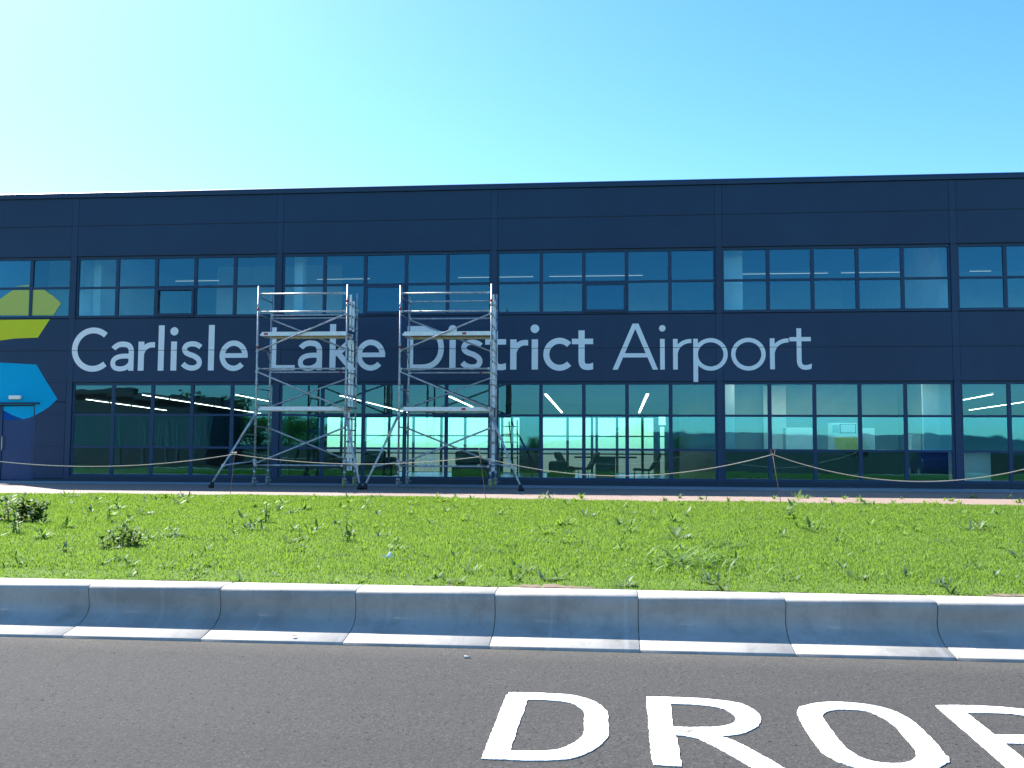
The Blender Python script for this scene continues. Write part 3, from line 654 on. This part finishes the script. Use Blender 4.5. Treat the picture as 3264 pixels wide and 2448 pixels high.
# ------------------------------------------------------------------ wall sign lettering
def bez(p0, p1, p2, p3, n=10):
    return [tuple((1-t)**3*a+3*(1-t)**2*t*b+3*(1-t)*t*t*c+t**3*d for a, b, c, d in zip(p0, p1, p2, p3)) for t in [i/n for i in range(n+1)]]
def arc(cx, cy, rx_, ry_, a0, a1, n=40):
    return [(cx+rx_*cos(radians(a0+(a1-a0)*i/n)), cy+ry_*sin(radians(a0+(a1-a0)*i/n))) for i in range(n+1)]
def glyph(ch, w, W):
    """strokes: ('s', centreline, width, caps) or ('p', polygon); x-height = 1, w = stem, W = width"""
    h = w/2; t = w*.88
    if ch == 'C': return [('s', arc(.765, .735, .665, .665, 48, 312, 60), w*.97, None)]
    if ch == 'c': return [('s', arc(.53, .5, .435, .445, 44, 316, 50), w*.95, None)]
    if ch == 'a': return [('s', [(.10, .76)]+bez((.10, .76), (.26, .95), (.44, .915), (.50, .91), 8)[1:]+bez((.50, .91), (.66, .90), (.745, .82), (.745, .62), 10)[1:]+[(.745, .3), (.745, 0)], t*1.02, ((-.8, .6), None)),
                          ('s', [(.70, .505), (.50, .505)]+bez((.50, .505), (.25, .50), (.09, .42), (.09, .26), 10)[1:]+bez((.09, .26), (.09, .12), (.20, .065), (.36, .065), 8)[1:]+bez((.36, .065), (.54, .065), (.70, .15), (.745, .32), 8)[1:], t*.92, None)]
    if ch == 'r': return [('p', [(0, 0), (w, 0), (w, 1), (0, 1)]), ('s', bez((h, .42), (h+.0, .74), (.26+h*.4, .93), (.59, .93-(w-.15)*.8), 14), t, (None, (0, 1)))]
    if ch == 'l': return [('p', [(0, 0), (w, 0), (w, 1.56), (0, 1.56)])]
    if ch == 'i': return [('p', [(0, 0), (w, 0), (w, 1), (0, 1)]), ('p', arc(h, 1.35, .142 if w > .18 else .105, .142 if w > .18 else .105, 0, 350, 35))]
    if ch == 's': return [('s', [(.70, .80)]+bez((.70, .80), (.60, .89), (.50, .915), (.41, .915), 6)[1:]+bez((.41, .915), (.22, .915), (.13, .83), (.13, .735), 8)[1:]+bez((.13, .735), (.13, .56), (.40, .54), (.48, .49), 10)[1:]+bez((.48, .49), (.62, .42), (.665, .35), (.665, .275), 8)[1:]+bez((.665, .275), (.665, .15), (.55, .085), (.41, .085), 8)[1:]+bez((.41, .085), (.30, .085), (.17, .13), (.08, .235), 8)[1:], t*.98, None)]
    if ch == 'e': return [('s', arc(.495, .5, .40, .43, 2, 318, 60), t, None), ('p', [(.12, .43), (.985, .43), (.99, .50), (.985, .585), (.12, .585)])]
    if ch == 'L': return [('p', [(0, 0), (w, 0), (w, 1.46), (0, 1.46)]), ('p', [(w*.5, 0), (.86, 0), (.86, t*.95), (w*.5, t*.95)])]
    if ch == 'k': return [('p', [(0, 0), (w, 0), (w, 1.555), (0, 1.555)]), ('p', [(w*.9, .47), (w*.9, .64), (.60, 1.0), (.865, 1.0), (.37, .50)]), ('p', [(w*1.05, .51), (.39, .60), (.93, 0), (.67, 0)])]
    if ch == 'D': return [('p', [(0, 0), (w*.95, 0), (w*.95, 1.46), (0, 1.46)]), ('s', [(w*.4, 1.375), (.48, 1.375)]+bez((.48, 1.375), (.92, 1.375), (1.14, 1.10), (1.14, .73), 16)[1:]+bez((1.14, .73), (1.14, .36), (.92, .085), (.48, .085), 16)[1:]+[(w*.4, .085)], w*.9, None)]
    if ch == 't':
        if w > .18: return [('p', [(0, .83), (.695, .83), (.695, 1.01), (0, 1.01)]), ('s', [(.318, 1.286), (.318, .8), (.318, .30)]+bez((.318, .30), (.318, .12), (.40, .085), (.50, .08), 10)[1:]+bez((.50, .08), (.58, .075), (.64, .09), (.695, .115), 5)[1:], w*.98, (None, (0, 1)))]
        return [('p', [(0, .90), (.673, .90), (.673, 1.035), (0, 1.035)]), ('s', [(.30, 1.32), (.30, .8), (.30, .26)]+bez((.30, .26), (.31, .10), (.40, .055), (.49, .055), 10)[1:]+bez((.49, .055), (.58, .055), (.63, .075), (.685, .10), 5)[1:], w, (None, (.1, 1)))]
    if ch == 'A': return [('p', [(0, 0), (.170, 0), (.741, 1.335), (.741, 1.512), (.654, 1.512)]), ('p', [(1.47, 0), (1.30, 0), (.741, 1.335), (.741, 1.512), (.845, 1.512)]), ('p', [(.33, .40), (1.14, .40), (1.08, .537), (.39, .537)])]
    if ch == 'p': return [('p', [(0, -.405), (w, -.405), (w, 1), (0, 1)]), ('s', arc(.555, .49, .475, .462, 0, 360, 72), .135, None)]
    if ch == 'o': return [('s', arc(.55, .49, .478, .462, 0, 360, 72), .137, None)]
sign = empty('airport_sign', (1.9, 0, 3.09)); tag(sign, 'white lettering Carlisle Lake District Airport on the dark wall', 'sign')
XH = .815
R1 = lambda a: a*.3689
letters = [('C', R1(620)), ('a', R1(955)), ('r', R1(1194)), ('l', R1(1366)), ('i', R1(1476)), ('s', R1(1562)), ('l', R1(1799)), ('e', R1(1897)),
 ('L', 780+.2291*355), ('a', 780+.2291*740), ('k', 780+.2291*1181), ('e', 780+.2291*1552),
 ('D', 1220+.229*342), ('i', 1220+.229*928), ('s', 1220+.229*1075), ('t', 1220+.229*1425), ('r', 1560+.2532*262), ('i', 1560+.2532*532), ('c', 1560+.2532*680), ('t', 1560+.2532*1038),
 ('A', 1560+.2532*1550), ('i', 2080+.2532*95), ('r', 2080+.2532*258), ('p', 2080+.2532*513), ('o', 2080+.2532*988), ('r', 2080+.2532*1478), ('t', 2080+.2532*1725)]
for i, (ch, u) in enumerate(letters):
    light = i >= 20; w = .150 if light else .207
    v = 1180-3.5*(u-500)/2000
    x0 = float(ony(u, v-45, 0)[0]); zb = 3.088-.012*(x0 > 15); m = MB()
    for k, st in enumerate(glyph(ch, w, 1)):
        yf = -.0035-.0006*k
        if st[0] == 's': m.strip([(x0+a*XH-1.9, zb+b_*XH-3.09) for a, b_ in st[1]], st[2]*XH, yf, -.0004*(k+1), st[3])
        else: m.prism([[(x0+a*XH-1.9, zb+b_*XH-3.09) for a, b_ in st[1]]], yf, -.0004*(k+1))
    m.build('letter', 'vinyl_white', sign)

# ------------------------------------------------------------------ interior things
lightgrp = 'linear ceiling lights on the ground floor'
def clight(pa, pb, z, label, w=.06, grp=lightgrp, mt='lit'):
    d = Vector((pb[0]-pa[0], pb[1]-pa[1], 0)); L = d.length
    r = empty('ceiling_light', (pa[0], pa[1], z), atan2(d.y, d.x)); tag(r, label, 'ceiling light', grp)
    MB().box(0, L, -w/2, w/2, 0, .05).build('housing', 'white_in', r); MB().box(.01, L-.01, -w/2+.004, w/2-.004, -.012, -.001).build('diffuser', mt, r)
def lrow(a, b, n, z=2.6, w=.06, label='thin lit strip light under the ground floor ceiling', gap=.04):
    pa, pb = onz(*a, z), onz(*b, z)
    if pb[1] > YB-.8:
        k = (YB-.8-pa[1])/(pb[1]-pa[1]); pb = pa+(pb-pa)*k
    for i in range(n):
        q0 = pa+(pb-pa)*(i/n+gap/2/n*2); q1 = pa+(pb-pa)*((i+1)/n-gap/n); clight(q0, q1, z, label, w)
lrow((271, 1272), (533, 1308), 4, z=2.33, w=.024); lrow((450, 1257.5), (833, 1318), 6, z=2.42, w=.028); lrow((748, 1257), (864, 1280), 2, w=.032); lrow((1083, 1260), (1150, 1277), 2); lrow((1166, 1281), (1310, 1317), 3)
lrow((1738, 1255), (1810, 1336), 4, w=.08); lrow((2064.6, 1254), (2025.7, 1341), 4, w=.08); lrow((1430, 1262), (1507, 1297), 2, w=.08)
lrow((3070, 1274), (3165, 1256), 2); lrow((3088, 1307), (3290, 1277), 3)
for a, b in ((1460, 1700), (1750, 2050), (2310, 2640), (2680, 2900), (560, 700), (1010, 1180), (3090, 3160)):
    pa, pb = ony(a, 862, 4.0), ony(b, 858, 4.0); clight((pa[0], 4), (pb[0], 4), 6.35, 'long dim strip light seen through the upper windows', .03, 'strip lights on the upper floor', 'lit_dim')
def thing_box(name, label, cat, spec, grp=None, loc=(0, 0, 0), rz=0):
    r = empty(name, loc, rz); tag(r, label, cat, grp)
    for nm, mt, bs in spec:
        m = MB()
        for q in bs:
            if len(q) == 6: m.box(*q)
            else: m.tube(q[0], q[1], q[2])
        m.build(nm, mt, r, bevel=.006)
    return r
FZ = -.13
# meeting table, chairs, sofas in front of the rear glazing
p = ony(1930, 1460, 9.0); tx = float(p[0])
thing_box('table', 'dark oval table seen through the glazing against the bright rear windows', 'table', [('table_top', 'black', [(-1.1, 1.1, -.5, .5, .78, .84)]), ('leg', 'black', [(-.35, .35, -.2, .2, 0, .78)])], loc=(tx, 9.0, FZ))
def chair_at(x, y, rz, label):
    r = empty('lounge_chair', (x, y, FZ), rz); tag(r, label, 'chair', 'chairs silhouetted inside the terminal')
    m = MB(); m.prism([[(-.30, .42), (.26, .40), (.32, .46), (-.22, .50)]], -.28, .28); m.build('seat', 'dark_in', r, bevel=.02)
    m = MB(); m.prism([[(.22, .44), (.55, .98), (.62, 1.0), (.60, .84), (.34, .44)]], -.26, .26); m.build('backrest', 'dark_in', r, bevel=.02)
    for a, b_ in ((-.25, -.22), (-.25, .22), (.25, -.22), (.25, .22)): MB().tube((a, b_, 0), (a*.85, b_*.9, .44), .014).build('leg', 'black', r)
xx = lambda u, y: float(ony(u, 1460, y)[0])
chair_at(xx(2045, 5.5), 5.5, 0, 'dark lounge chair silhouette right of the oval table'); chair_at(xx(1830, 6.0), 6.0, pi*.9, 'dark lounge chair silhouette left of the oval table'); chair_at(xx(1850, 6.6), 6.6, .2, 'dark chair behind the left lounge chair silhouette')
def heap(u0, u1, v, y, label):
    x0, x1 = xx(u0, y), xx(u1, y); h = float(ony(u0, v, y)[2])-FZ
    r = empty('sofa', ((x0+x1)/2, y, FZ)); tag(r, label, 'sofa', 'dark sofas inside the terminal'); w_ = (x1-x0)/2
    MB().box(-w_, w_, -.4, .4, .12, h*.5).build('seat', 'dark_in', r, bevel=.05); MB().box(-w_*.95, w_*.35, .15, .42, h*.5+.003, h).build('backrest', 'dark_in', r, bevel=.08); MB().box(w_*.35+.01, w_*.98, .12, .42, h*.5+.003, h*.78).build('cushion', 'dark_in', r, bevel=.08)
heap(985, 1130, 1440, 7.0, 'dark sofa shape behind the left scaffold tower'); heap(1150, 1260, 1436, 8.0, 'dark sofa shape between the two scaffold towers'); heap(1445, 1560, 1438, 7.5, 'dark sofa shape behind the right scaffold tower'); heap(1745, 1832, 1470, 4.6, 'low dark counter shape left of the oval table')
# step ladder inside, behind the right tower's stabiliser
lx = xx(1625, 6.0)
r = empty('step_ladder', (lx, 6, FZ)); tag(r, 'dark folding step ladder standing inside right of the right tower', 'ladder')
for s_ in (-1, 1):
    MB().tube((s_*.30, -.35, 0), (s_*.24, 0, 2.05), .025).build('stile', 'black', r); MB().tube((s_*.30+.42, .5, 0), (s_*.24+.2, .05, 2.0), .02).build('rear_leg', 'black', r)
for k in range(1, 8): MB().box(-.29, .29, -.35*(1-k/7.6)-.04, -.35*(1-k/7.6)+.04, k*.26, k*.26+.03).build('tread', 'black', r)
# kitchen corner
kx = xx(2697, 1.4); zb = .92
thing_box('cabinet', 'pale cabinet with an ochre front inside the right hand window', 'cabinet', [('carcass', 'white_in', [(-.36, .36, 0, .5, 0, 1.53)]), ('front_panel', 'ochre', [(-.30, .30, -.015, -.002, .3, 1.45)])], loc=(kx, 1.4, FZ))
r = thing_box('microwave_oven', 'white microwave oven standing on the ochre fronted cabinet', 'microwave', [('body', 'white_in', [(-.34, .34, 0, .4, 0, .31)]), ('door_window', 'wall_in', [(-.09, .29, -.014, -.002, .05, .26)]), ('door_frame', 'shed_trim', [(-.12, .32, -.008, -.0015, .03, .28)]), ('control_panel', 'steel', [(-.31, -.14, -.012, -.002, .05, .26)])], loc=(kx-.04, 1.4, FZ+1.533))
for u, v0, v1, w_, y, lb in ((2770, 1365, 1430, .17, 1.6, 'narrow white cupboard right of the microwave oven'), (2921, 1384, 1430, .13, 1.6, 'small white cupboard near the right end of the row'), (2548, 1363, 1430, .37, 1.9, 'wide white cupboard left of the microwave oven')):
    x = xx(u, y); z1 = float(ony(u, v0, y)[2])
    thing_box('cupboard', lb, 'cupboard', [('carcass', 'white_in', [(-w_, w_, 0, .4, 0, z1-FZ)]), ('door', 'white_in', [(-w_+.01, w_-.01, -.02, -.002, .06, z1-FZ-.02)])], loc=(x, y, FZ))
x = xx(2808, .9); thing_box('paper_stack', 'flat pile of white papers on the low sill inside', 'papers', [('papers', 'paper', [(-.20, .20, -.1, .1, .0, .06)])], loc=(x, .395, .932))

# ------------------------------------------------------------------ scaffold towers
def castor(parent, x, y, tyre, rz):
    c = MB(); c.box(x-.045, x+.045, y-.035, y+.035, .19, .23); c.box(x-.05, x-.04, y-.03, y+.03, .06, .19); c.box(x+.03, x+.04, y-.03, y+.03, .06, .19); c.box(x-.02, x+.10, y-.01, y+.01, .12, .14); c.tube((x, y, .23), (x, y, .36), .018)
    o = c.build('castor', 'alu_dark', parent); w = MB(); w.tube((x-.022, y, .095), (x+.012, y, .095), .093, 16); w.build('wheel', tyre, o); w = MB(); w.tube((x-.028, y, .095), (x+.018, y, .095), .045, 12); w.build('hub', 'alu', o)
def tower(xl, xr, yf, yb, label, feet, back_top, sticker):
    r = empty('scaffold_tower', (xl, yf, 0)); tag(r, label, 'scaffold tower', 'aluminium scaffold towers in front of the sign')
    W = xr-xl; Dp = yb-yf; tr = .025
    def P(x, y, z): return (x, y, z)
    for x, y, zt in ((0, 0, 4.99), (0, Dp, 4.90), (W, 0, 5.0), (W, Dp, 4.93)):
        m = MB(); m.tube((x, y, .30), (x, y, zt), tr, 10)
        for zj in (.36, 1.55, 2.55, 3.52, 4.5): m.tube((x, y, zj-.05), (x, y, zj+.05), tr+.006, 10)
        l = m.build('leg', 'alu', r)
        if y == 0:
            MB().tube((x, y, 4.36 if x == 0 else 4.55), (x, y, 4.44 if x == 0 else 4.63), tr+.003, 10).build('sticker', 'red', l)
            if x == 0: MB().tube((x, y, 3.42), (x, y, 3.50), tr+.003, 10).build('sticker', 'red', l)
    for x, y, ty in ((0, 0, 'alu_dark'), (0, Dp, 'alu_dark'), (W, 0, 'tyre'), (W, Dp, 'tyre')): castor(r, x, y, ty, 0)
    def bar(a, b, name='guard_rail', rad=.022, mat='alu'):
        m = MB(); m.tube(a, b, rad, 8); d = (Vector(b)-Vector(a)).normalized()
        for e, s_ in ((Vector(a), 1), (Vector(b), -1)): m.box(e.x-.03, e.x+.03, e.y-.028, e.y+.028, e.z-.028, e.z+.028)
        m.build(name, mat, r)
    f = -.045; k = Dp-.045
    for z in (4.78, 4.33, 2.91, .53): bar((.05, f, z), (W-.05, f, z))
    for z in (4.30, 2.90)+((4.75,) if back_top else (4.38,)): bar((.05, k, z), (W-.05, k, z))
    bar((.03, f-.03, 3.35), (W-.03, f-.03, 4.25), 'brace'); bar((.03, k-.03, 4.27), (W-.03, k-.03, 3.40), 'brace')
    bar((.03, f-.03, 2.84), (W-.03, f-.03, 1.93), 'brace'); bar((W-.03, k-.03, 2.80), (.03, k-.03, 2.0), 'brace')
    bar((.03, f-.03, .56), (W-.03, f-.03, 1.45), 'brace'); bar((W-.03, k-.03, .60), (.03, k-.03, 1.46), 'brace')
    # end frames
    for z in (.62, 1.48, 2.02, 2.42, 2.93, 3.42, 4.28, 4.72): MB().tube((0, .02, z), (0, Dp-.02, z), .018).build('rung', 'alu_dark', r)
    for z in (1.48, 2.42, 3.42): MB().tube((0, Dp-.25, z), (0, Dp-.02, z-.28), .012).build('strut', 'alu_dark', r)
    z = .55
    while z < 4.8: MB().tube((W, .02, z), (W, Dp-.02, z), .018).build('rung', 'alu_dark', r); z += .285
    s0, s1 = Dp*.33, Dp*.62
    for y in (s0, s1):
        for za, zb_ in ((.40, 1.86), (1.98, 3.74), (3.90, 4.80)):
            m = MB(); m.box(W-.028, W+.028, y-.012, y+.012, za, zb_-(.12 if y == s1 else 0)); st = m.build('ladder_stile', 'alu_bright', r)
            h = MB(); q = za+.12
            while q < zb_-.18: h.tube((W, y-.0135, q), (W, y-.020, q), .013, 8); q += .285*2
            h.build('rung_end', 'black', st)
    for z, mt in ((3.79, 1), (1.93, 0)):
        m = MB(); m.box(.10, W-.02, .0, .035, z-.055, z+.045); m.box(.10, W-.02, Dp-.32, Dp-.285, z-.055, z+.045); m.box(.06, .10, .0, Dp-.285, z-.05, z+.0); m.box(.12, W-.03, .036, Dp-.321, z+.010, z+.030)
        pl = m.build('platform', 'alu_bright', r); MB().box(.13, W-.04, .040, Dp-.325, z-.004, z+.008).build('deck_board', 'ply', pl)
        sx = sticker if z > 3 else sticker*1.0
        if z > 3 or back_top: MB().box(sx, sx+.10, -.0035, -.0005, z-.035, z+.02).build('label_plate', 'red', pl)
    MB().tube((W-.42, k, 2.90), (W-.36, k, 2.90), .026).build('tag', 'red', r); MB().tube((W-.20, k, 2.90), (W-.12, k, 2.90), .026).build('tag', 'yellow', r)
    for sx, (fx, fy) in zip((0, W), feet):
        fx -= xl; fy -= yf
        a = Vector((sx, 0, 1.80)); b = Vector((fx, fy, .06)); m = MB(); m.tube(a, b, .025, 10); m.tube(a+(b-a)*.02, a+(b-a)*.35, .031, 10)
        mid = a+(b-a)*.73; m.tube((sx, 0, .63), mid, .020, 8); m.box(sx-.035, sx+.035, -.04, .04, 1.75, 1.86); m.box(sx-.035, sx+.035, -.04, .04, .58, .68); m.box(mid.x-.035, mid.x+.035, mid.y-.03, mid.y+.03, mid.z-.03, mid.z+.03)
        o = m.build('outrigger', 'alu', r); q = MB(); q.tube(b+Vector((0, 0, -.055)), b+(a-b).normalized()*.09, .075, 12, .035); q.build('rubber_foot', 'rubber', o)
    return r
tower(6.37, 8.64, -2.50, -1.55, 'left aluminium scaffold tower in front of the word Lake', ((5.66, -3.43), (9.30, -3.52)), False, .16)
tower(9.945, 12.215, -2.36, -1.25, 'right aluminium scaffold tower in front of the letters Dist', ((9.40, -3.50), (13.07, -3.55)), True, 1.55)

# ------------------------------------------------------------------ rope barrier
posts = [((-160, 1441), (-175, 1573)), ((748, 1440), (733, 1574)), ((1527, 1424), (1549, 1584)), ((2462, 1440), (2490, 1596)), ((3420, 1440), (3440, 1606))]
tops = []
for i, ((u0, v0), (u1, v1)) in enumerate(posts):
    b = onz(u1, v1, .02); y0 = b[1]; t_ = ony(u0, v0, y0+(.06 if i % 2 else -.05)); r = empty('barrier_pin', (b[0], b[1], 0))
    lab = ['thin leaning steel pin beyond the left end of the rope', 'thin steel pin with a pale ring, in front of the left tower\'s stabiliser', 'thin leaning steel pin in front of the right tower', 'thin leaning steel pin with hooked ends, third along the rope', 'thin leaning steel pin at the right end of the rope'][i]
    tag(r, lab, 'barrier pin', 'steel pins holding the rope'); d = Vector(t_)-Vector(b)
    m = MB(); m.tube((0, 0, -.05), d, .006, 6); m.build('shaft', 'rust', r)
    hz = d.z-.02 if i != 2 else d.z-.165
    hook = MB(); hx, hy = d.x*hz/d.z, d.y*hz/d.z
    if i == 1: hook.path([(hx+.045*cos(a), hy-.01+.03*sin(a), hz+.02+.012*sin(a)) for a in [2*pi*k/14 for k in range(15)]], .008, 6)
    elif i == 3: hook.path([(hx-.03, hy, hz+.09), (hx-.03, hy, hz), (hx, hy, hz-.03), (hx+.04, hy, hz), (hx+.045, hy, hz+.10)], .008, 6)
    else: hook.path([(hx-.02, hy, hz+.02), (hx, hy-.02, hz-.02), (hx+.02, hy, hz+.02)], .008, 6)
    hook.build('hook', 'rope' if i == 1 else 'rust', r)
    tops.append((b[0]+hx, b[1]+hy-.012, hz-.01))
sags = [1487, 1479, 1517, 1535]; m = MB(); pts = []
for i in range(4):
    a, b = Vector(tops[i]), Vector(tops[i+1]); mid = (a+b)/2; n = 40
    um = [295, 1110, 1980, 2930][i]; q = ony(um, sags[i], mid.y); sag = mid.z-float(q[2]) if i != 9 else .3
    for k in range(n+(i == 3)):
        t_ = k/n; p_ = a.lerp(b, t_); p_.z -= 4*sag*t_*(1-t_); pts.append(p_)
m.path(pts, .0075, 6); o = m.build('rope', 'rope'); tag(o, 'tan rope sagging between the thin steel pins before the building', 'rope')

# ------------------------------------------------------------------ beyond and behind (seen through and in the glass)
def ridge(name, y, x0, x1, hf, mat, thick=40):
    m = MB(); n = 160
    for i in range(n+1):
        x = x0+(x1-x0)*i/n; h = hf(x); m.v += [(x, y+thick, -.7), (x, y, h), (x, y-thick, -.7)]
    for i in range(n):
        a = i*3; m.f.append((a, a+3, a+4, a+1)); m.f.append((a+1, a+4, a+5, a+2)); m.sm.add(len(m.f)-1); m.sm.add(len(m.f)-2)
    tagS(m.build(name, mat))
M['hill'] = simple('distant_hill', (.022, .036, .034), .95, var=.4, nscale=.01)
ridge('hills', -900, -2200, 2200, lambda x: 8+6*sin(x/310+1)+5*sin(x/120)+2*sin(x/47), 'hill', 300)
ridge('hills', 1200, -2500, 2500, lambda x: 1.2+1.2*sin(x/340+2)+1*sin(x/150), 'hill', 300)
def tree_mesh(seed, n=2600):
    random.seed(seed); m = MB()
    cl = [(random.gauss(0, 1.0), random.gauss(0, 1.0), random.uniform(2.2, 6.2), random.uniform(.8, 1.5)) for _ in range(16)]
    for i in range(n):
        c = random.choice(cl); d = Vector((random.gauss(0, 1), random.gauss(0, 1), random.gauss(0, 1))).normalized()*c[3]*random.random()**.35; p = Vector(c[:3])+d
        a = Vector((random.gauss(0, 1), random.gauss(0, 1), random.gauss(0, 1))).normalized(); b = a.orthogonal().normalized(); s_ = random.uniform(.09, .2)
        m.poly([p-a*s_, p+b*s_*.7, p+a*s_, p-b*s_*.7])
    return m.mesh('crown', 'crown')
crowns = [tree_mesh(s) for s in (1, 2, 3)]
tm = MB(); tm.tube((0, 0, -.1), (0, 0, 3.2), .16, 8, .10)
for a in range(5): tm.tube((0, 0, 1.8+.25*a), (cos(a*1.3)*1.2, sin(a*1.3)*1.2, 3.6+.3*a), .06, 6, .02)
trunk = tm.mesh('trunk', 'bark'); random.seed(5)
for i, (u, Y, s_) in enumerate(((640, 62, 1.0), (700, 64, .9), (760, 66, .95), (820, 64, .7), (930, 70, .8), (985, 68, .7), (1060, 72, .65), (1700, 80, .5), (2040, 60, .62), (2160, 85, .5), (2750, 90, .45))):
    x = float(ony(u, 1400, Y)[0]); r = empty('roadside_tree', (x, -Y, -.6), random.uniform(0, 6)); r.scale = (s_, s_, s_)
    tag(r, 'leafy green tree mirrored in the window glass', 'tree', 'trees across the road mirrored in the glass')
    for nm, me in (('crown', crowns[i % 3]), ('trunk', trunk)):
        o = bpy.data.objects.new(nm, me); COL.objects.link(o); o.parent = r
# dark shed across the road, mirrored in the leftmost windows
def mx(u): return float(ony(u, 1300, 55)[0])
def mz(v): return float(ony(450, v, 55)[2])
r = empty('shed', (mx(440), -55, -.6)); tag(r, 'long dark shed with pale door posts mirrored in the leftmost ground floor windows', 'building'); ox = mx(440); z0 = .6
sil = [(150, 1236), (240, 1240), (330, 1249), (358, 1240), (420, 1258), (470, 1268), (560, 1259), (620, 1268), (700, 1290)]
top = [(mx(u)-ox, mz(v)+z0) for u, v in sil]
m = MB(); m.prism([[(mx(100)-ox, 0)]+[(mx(670)-ox, 0), (mx(670)-ox, top[-1][1]-.1)]+list(reversed([(min(a, mx(668)-ox), b-.12) for a, b in top]))+[(mx(100)-ox, top[0][1])]], 0, -8); m.build('wall', 'shed', r)
m = MB()
for (a, b), (c, d) in zip(top[:-1], top[1:]): m.box(a, c, -.4, .35, min(b, d)-.15, max(b, d))
m.build('roof_edge', 'shed', r)
for u in (375, 455, 520, 550, 630): MB().box(mx(u)-ox-.12, mx(u)-ox+.12, .005, .06, 0, mz(1345)+z0).build('door_post', 'shed_trim', r)
# parked dark blue car mirrored in the right hand windows
def car(x, y, rz):
    r = empty('parked_car', (x, y, ZR), rz); tag(r, 'dark blue car mirrored in the low right hand windows', 'car')
    prof_ = [(-2.05, .35), (-2.08, .62), (-1.95, .82), (-1.15, .92), (-.55, 1.36), (.3, 1.44), (1.1, 1.36), (1.75, 1.0), (2.0, .92), (2.08, .55), (2.0, .32)]
    m = MB(); m.prism([prof_], -.82, .82); m.build('body', 'carpaint', r, bevel=.10)
    m = MB(); m.prism([[(-1.0, .95), (-.52, 1.30), (.3, 1.375), (1.05, 1.30), (1.5, 1.0)]], -.835, .835); m.build('side_window', 'black', r)
    for a in (-1.3, 1.3):
        for s_ in (-1, 1):
            w = MB(); w.tube((a, s_*.66, .31), (a, s_*.86, .31), .31, 20); o = w.build('wheel', 'rubber', r); w = MB(); w.tube((a, s_*.80, .31), (a, s_*.875, .31), .19, 14); w.build('rim', 'steel', o)
    for s_ in (-.6, .6):
        w = MB(); w.box(-2.10, -1.98, s_-.15, s_+.15, .62, .76); w.build('headlight', 'white_in', r)
car(xx(2995, 20), -20.6, pi/2+.15)
# white barrier on the apron seen through the rear glazing
r = empty('apron_barrier', (xx(1363, 45), 45, -.6)); tag(r, 'small white rail barrier on the airfield seen through the rear glazing', 'barrier')
for z in (.35, .75, 1.12): MB().box(-.55, .55, -.02, .02, z, z+.05).build('rail', 'white_in', r)
for x in (-.55, -.2, .2, .55): MB().box(x-.025, x+.025, -.05, -.021, 0, 1.2).build('post', 'white_in', r)

# ------------------------------------------------------------------ light
EL, AZ = radians(47), radians(48)          # sun behind the building, up and to the left
sd = Vector((-sin(AZ)*cos(EL), cos(AZ)*cos(EL), sin(EL)))
sl = bpy.data.lights.new('sun', 'SUN'); sl.energy = 4.8; sl.angle = radians(.53); sl.color = (1, .955, .88)
so = bpy.data.objects.new('sun', sl); COL.objects.link(so); so.rotation_euler = sd.to_track_quat('Z', 'Y').to_euler()
w = bpy.data.worlds.new('World'); S.world = w; w.use_nodes = True; nt = w.node_tree; nt.nodes.clear()
sky = nt.nodes.new('ShaderNodeTexSky'); sky.sky_type = 'NISHITA'; sky.sun_disc = False; sky.sun_elevation = EL; sky.sun_rotation = -AZ
sky.air_density = 1.0; sky.dust_density = .55; sky.ozone_density = 3; sky.altitude = 50
bg = nt.nodes.new('ShaderNodeBackground'); bg.inputs[1].default_value = .095; wo = nt.nodes.new('ShaderNodeOutputWorld')
hs = nt.nodes.new('ShaderNodeHueSaturation'); hs.inputs['Saturation'].default_value = 1.3
mm = nt.nodes.new('ShaderNodeMix'); mm.data_type = 'RGBA'; mm.blend_type = 'MULTIPLY'; mm.inputs[0].default_value = 1; mm.inputs[7].default_value = (.96, 1.02, 1.01, 1)
nt.links.new(sky.outputs[0], hs.inputs['Color']); nt.links.new(hs.outputs[0], mm.inputs[6]); nt.links.new(mm.outputs[2], bg.inputs[0]); nt.links.new(bg.outputs[0], wo.inputs[0])
vs = S.view_settings; vs.view_transform = 'Standard'; vs.look = 'None'; vs.exposure = 1.62; vs.gamma = 1; vs.use_curve_mapping = False
S.cycles.use_denoising = True; S.cycles.max_bounces = 10; S.cycles.transparent_max_bounces = 16; S.cycles.caustics_reflective = False; S.cycles.caustics_refractive = False
S.cycles.sample_clamp_indirect = 6
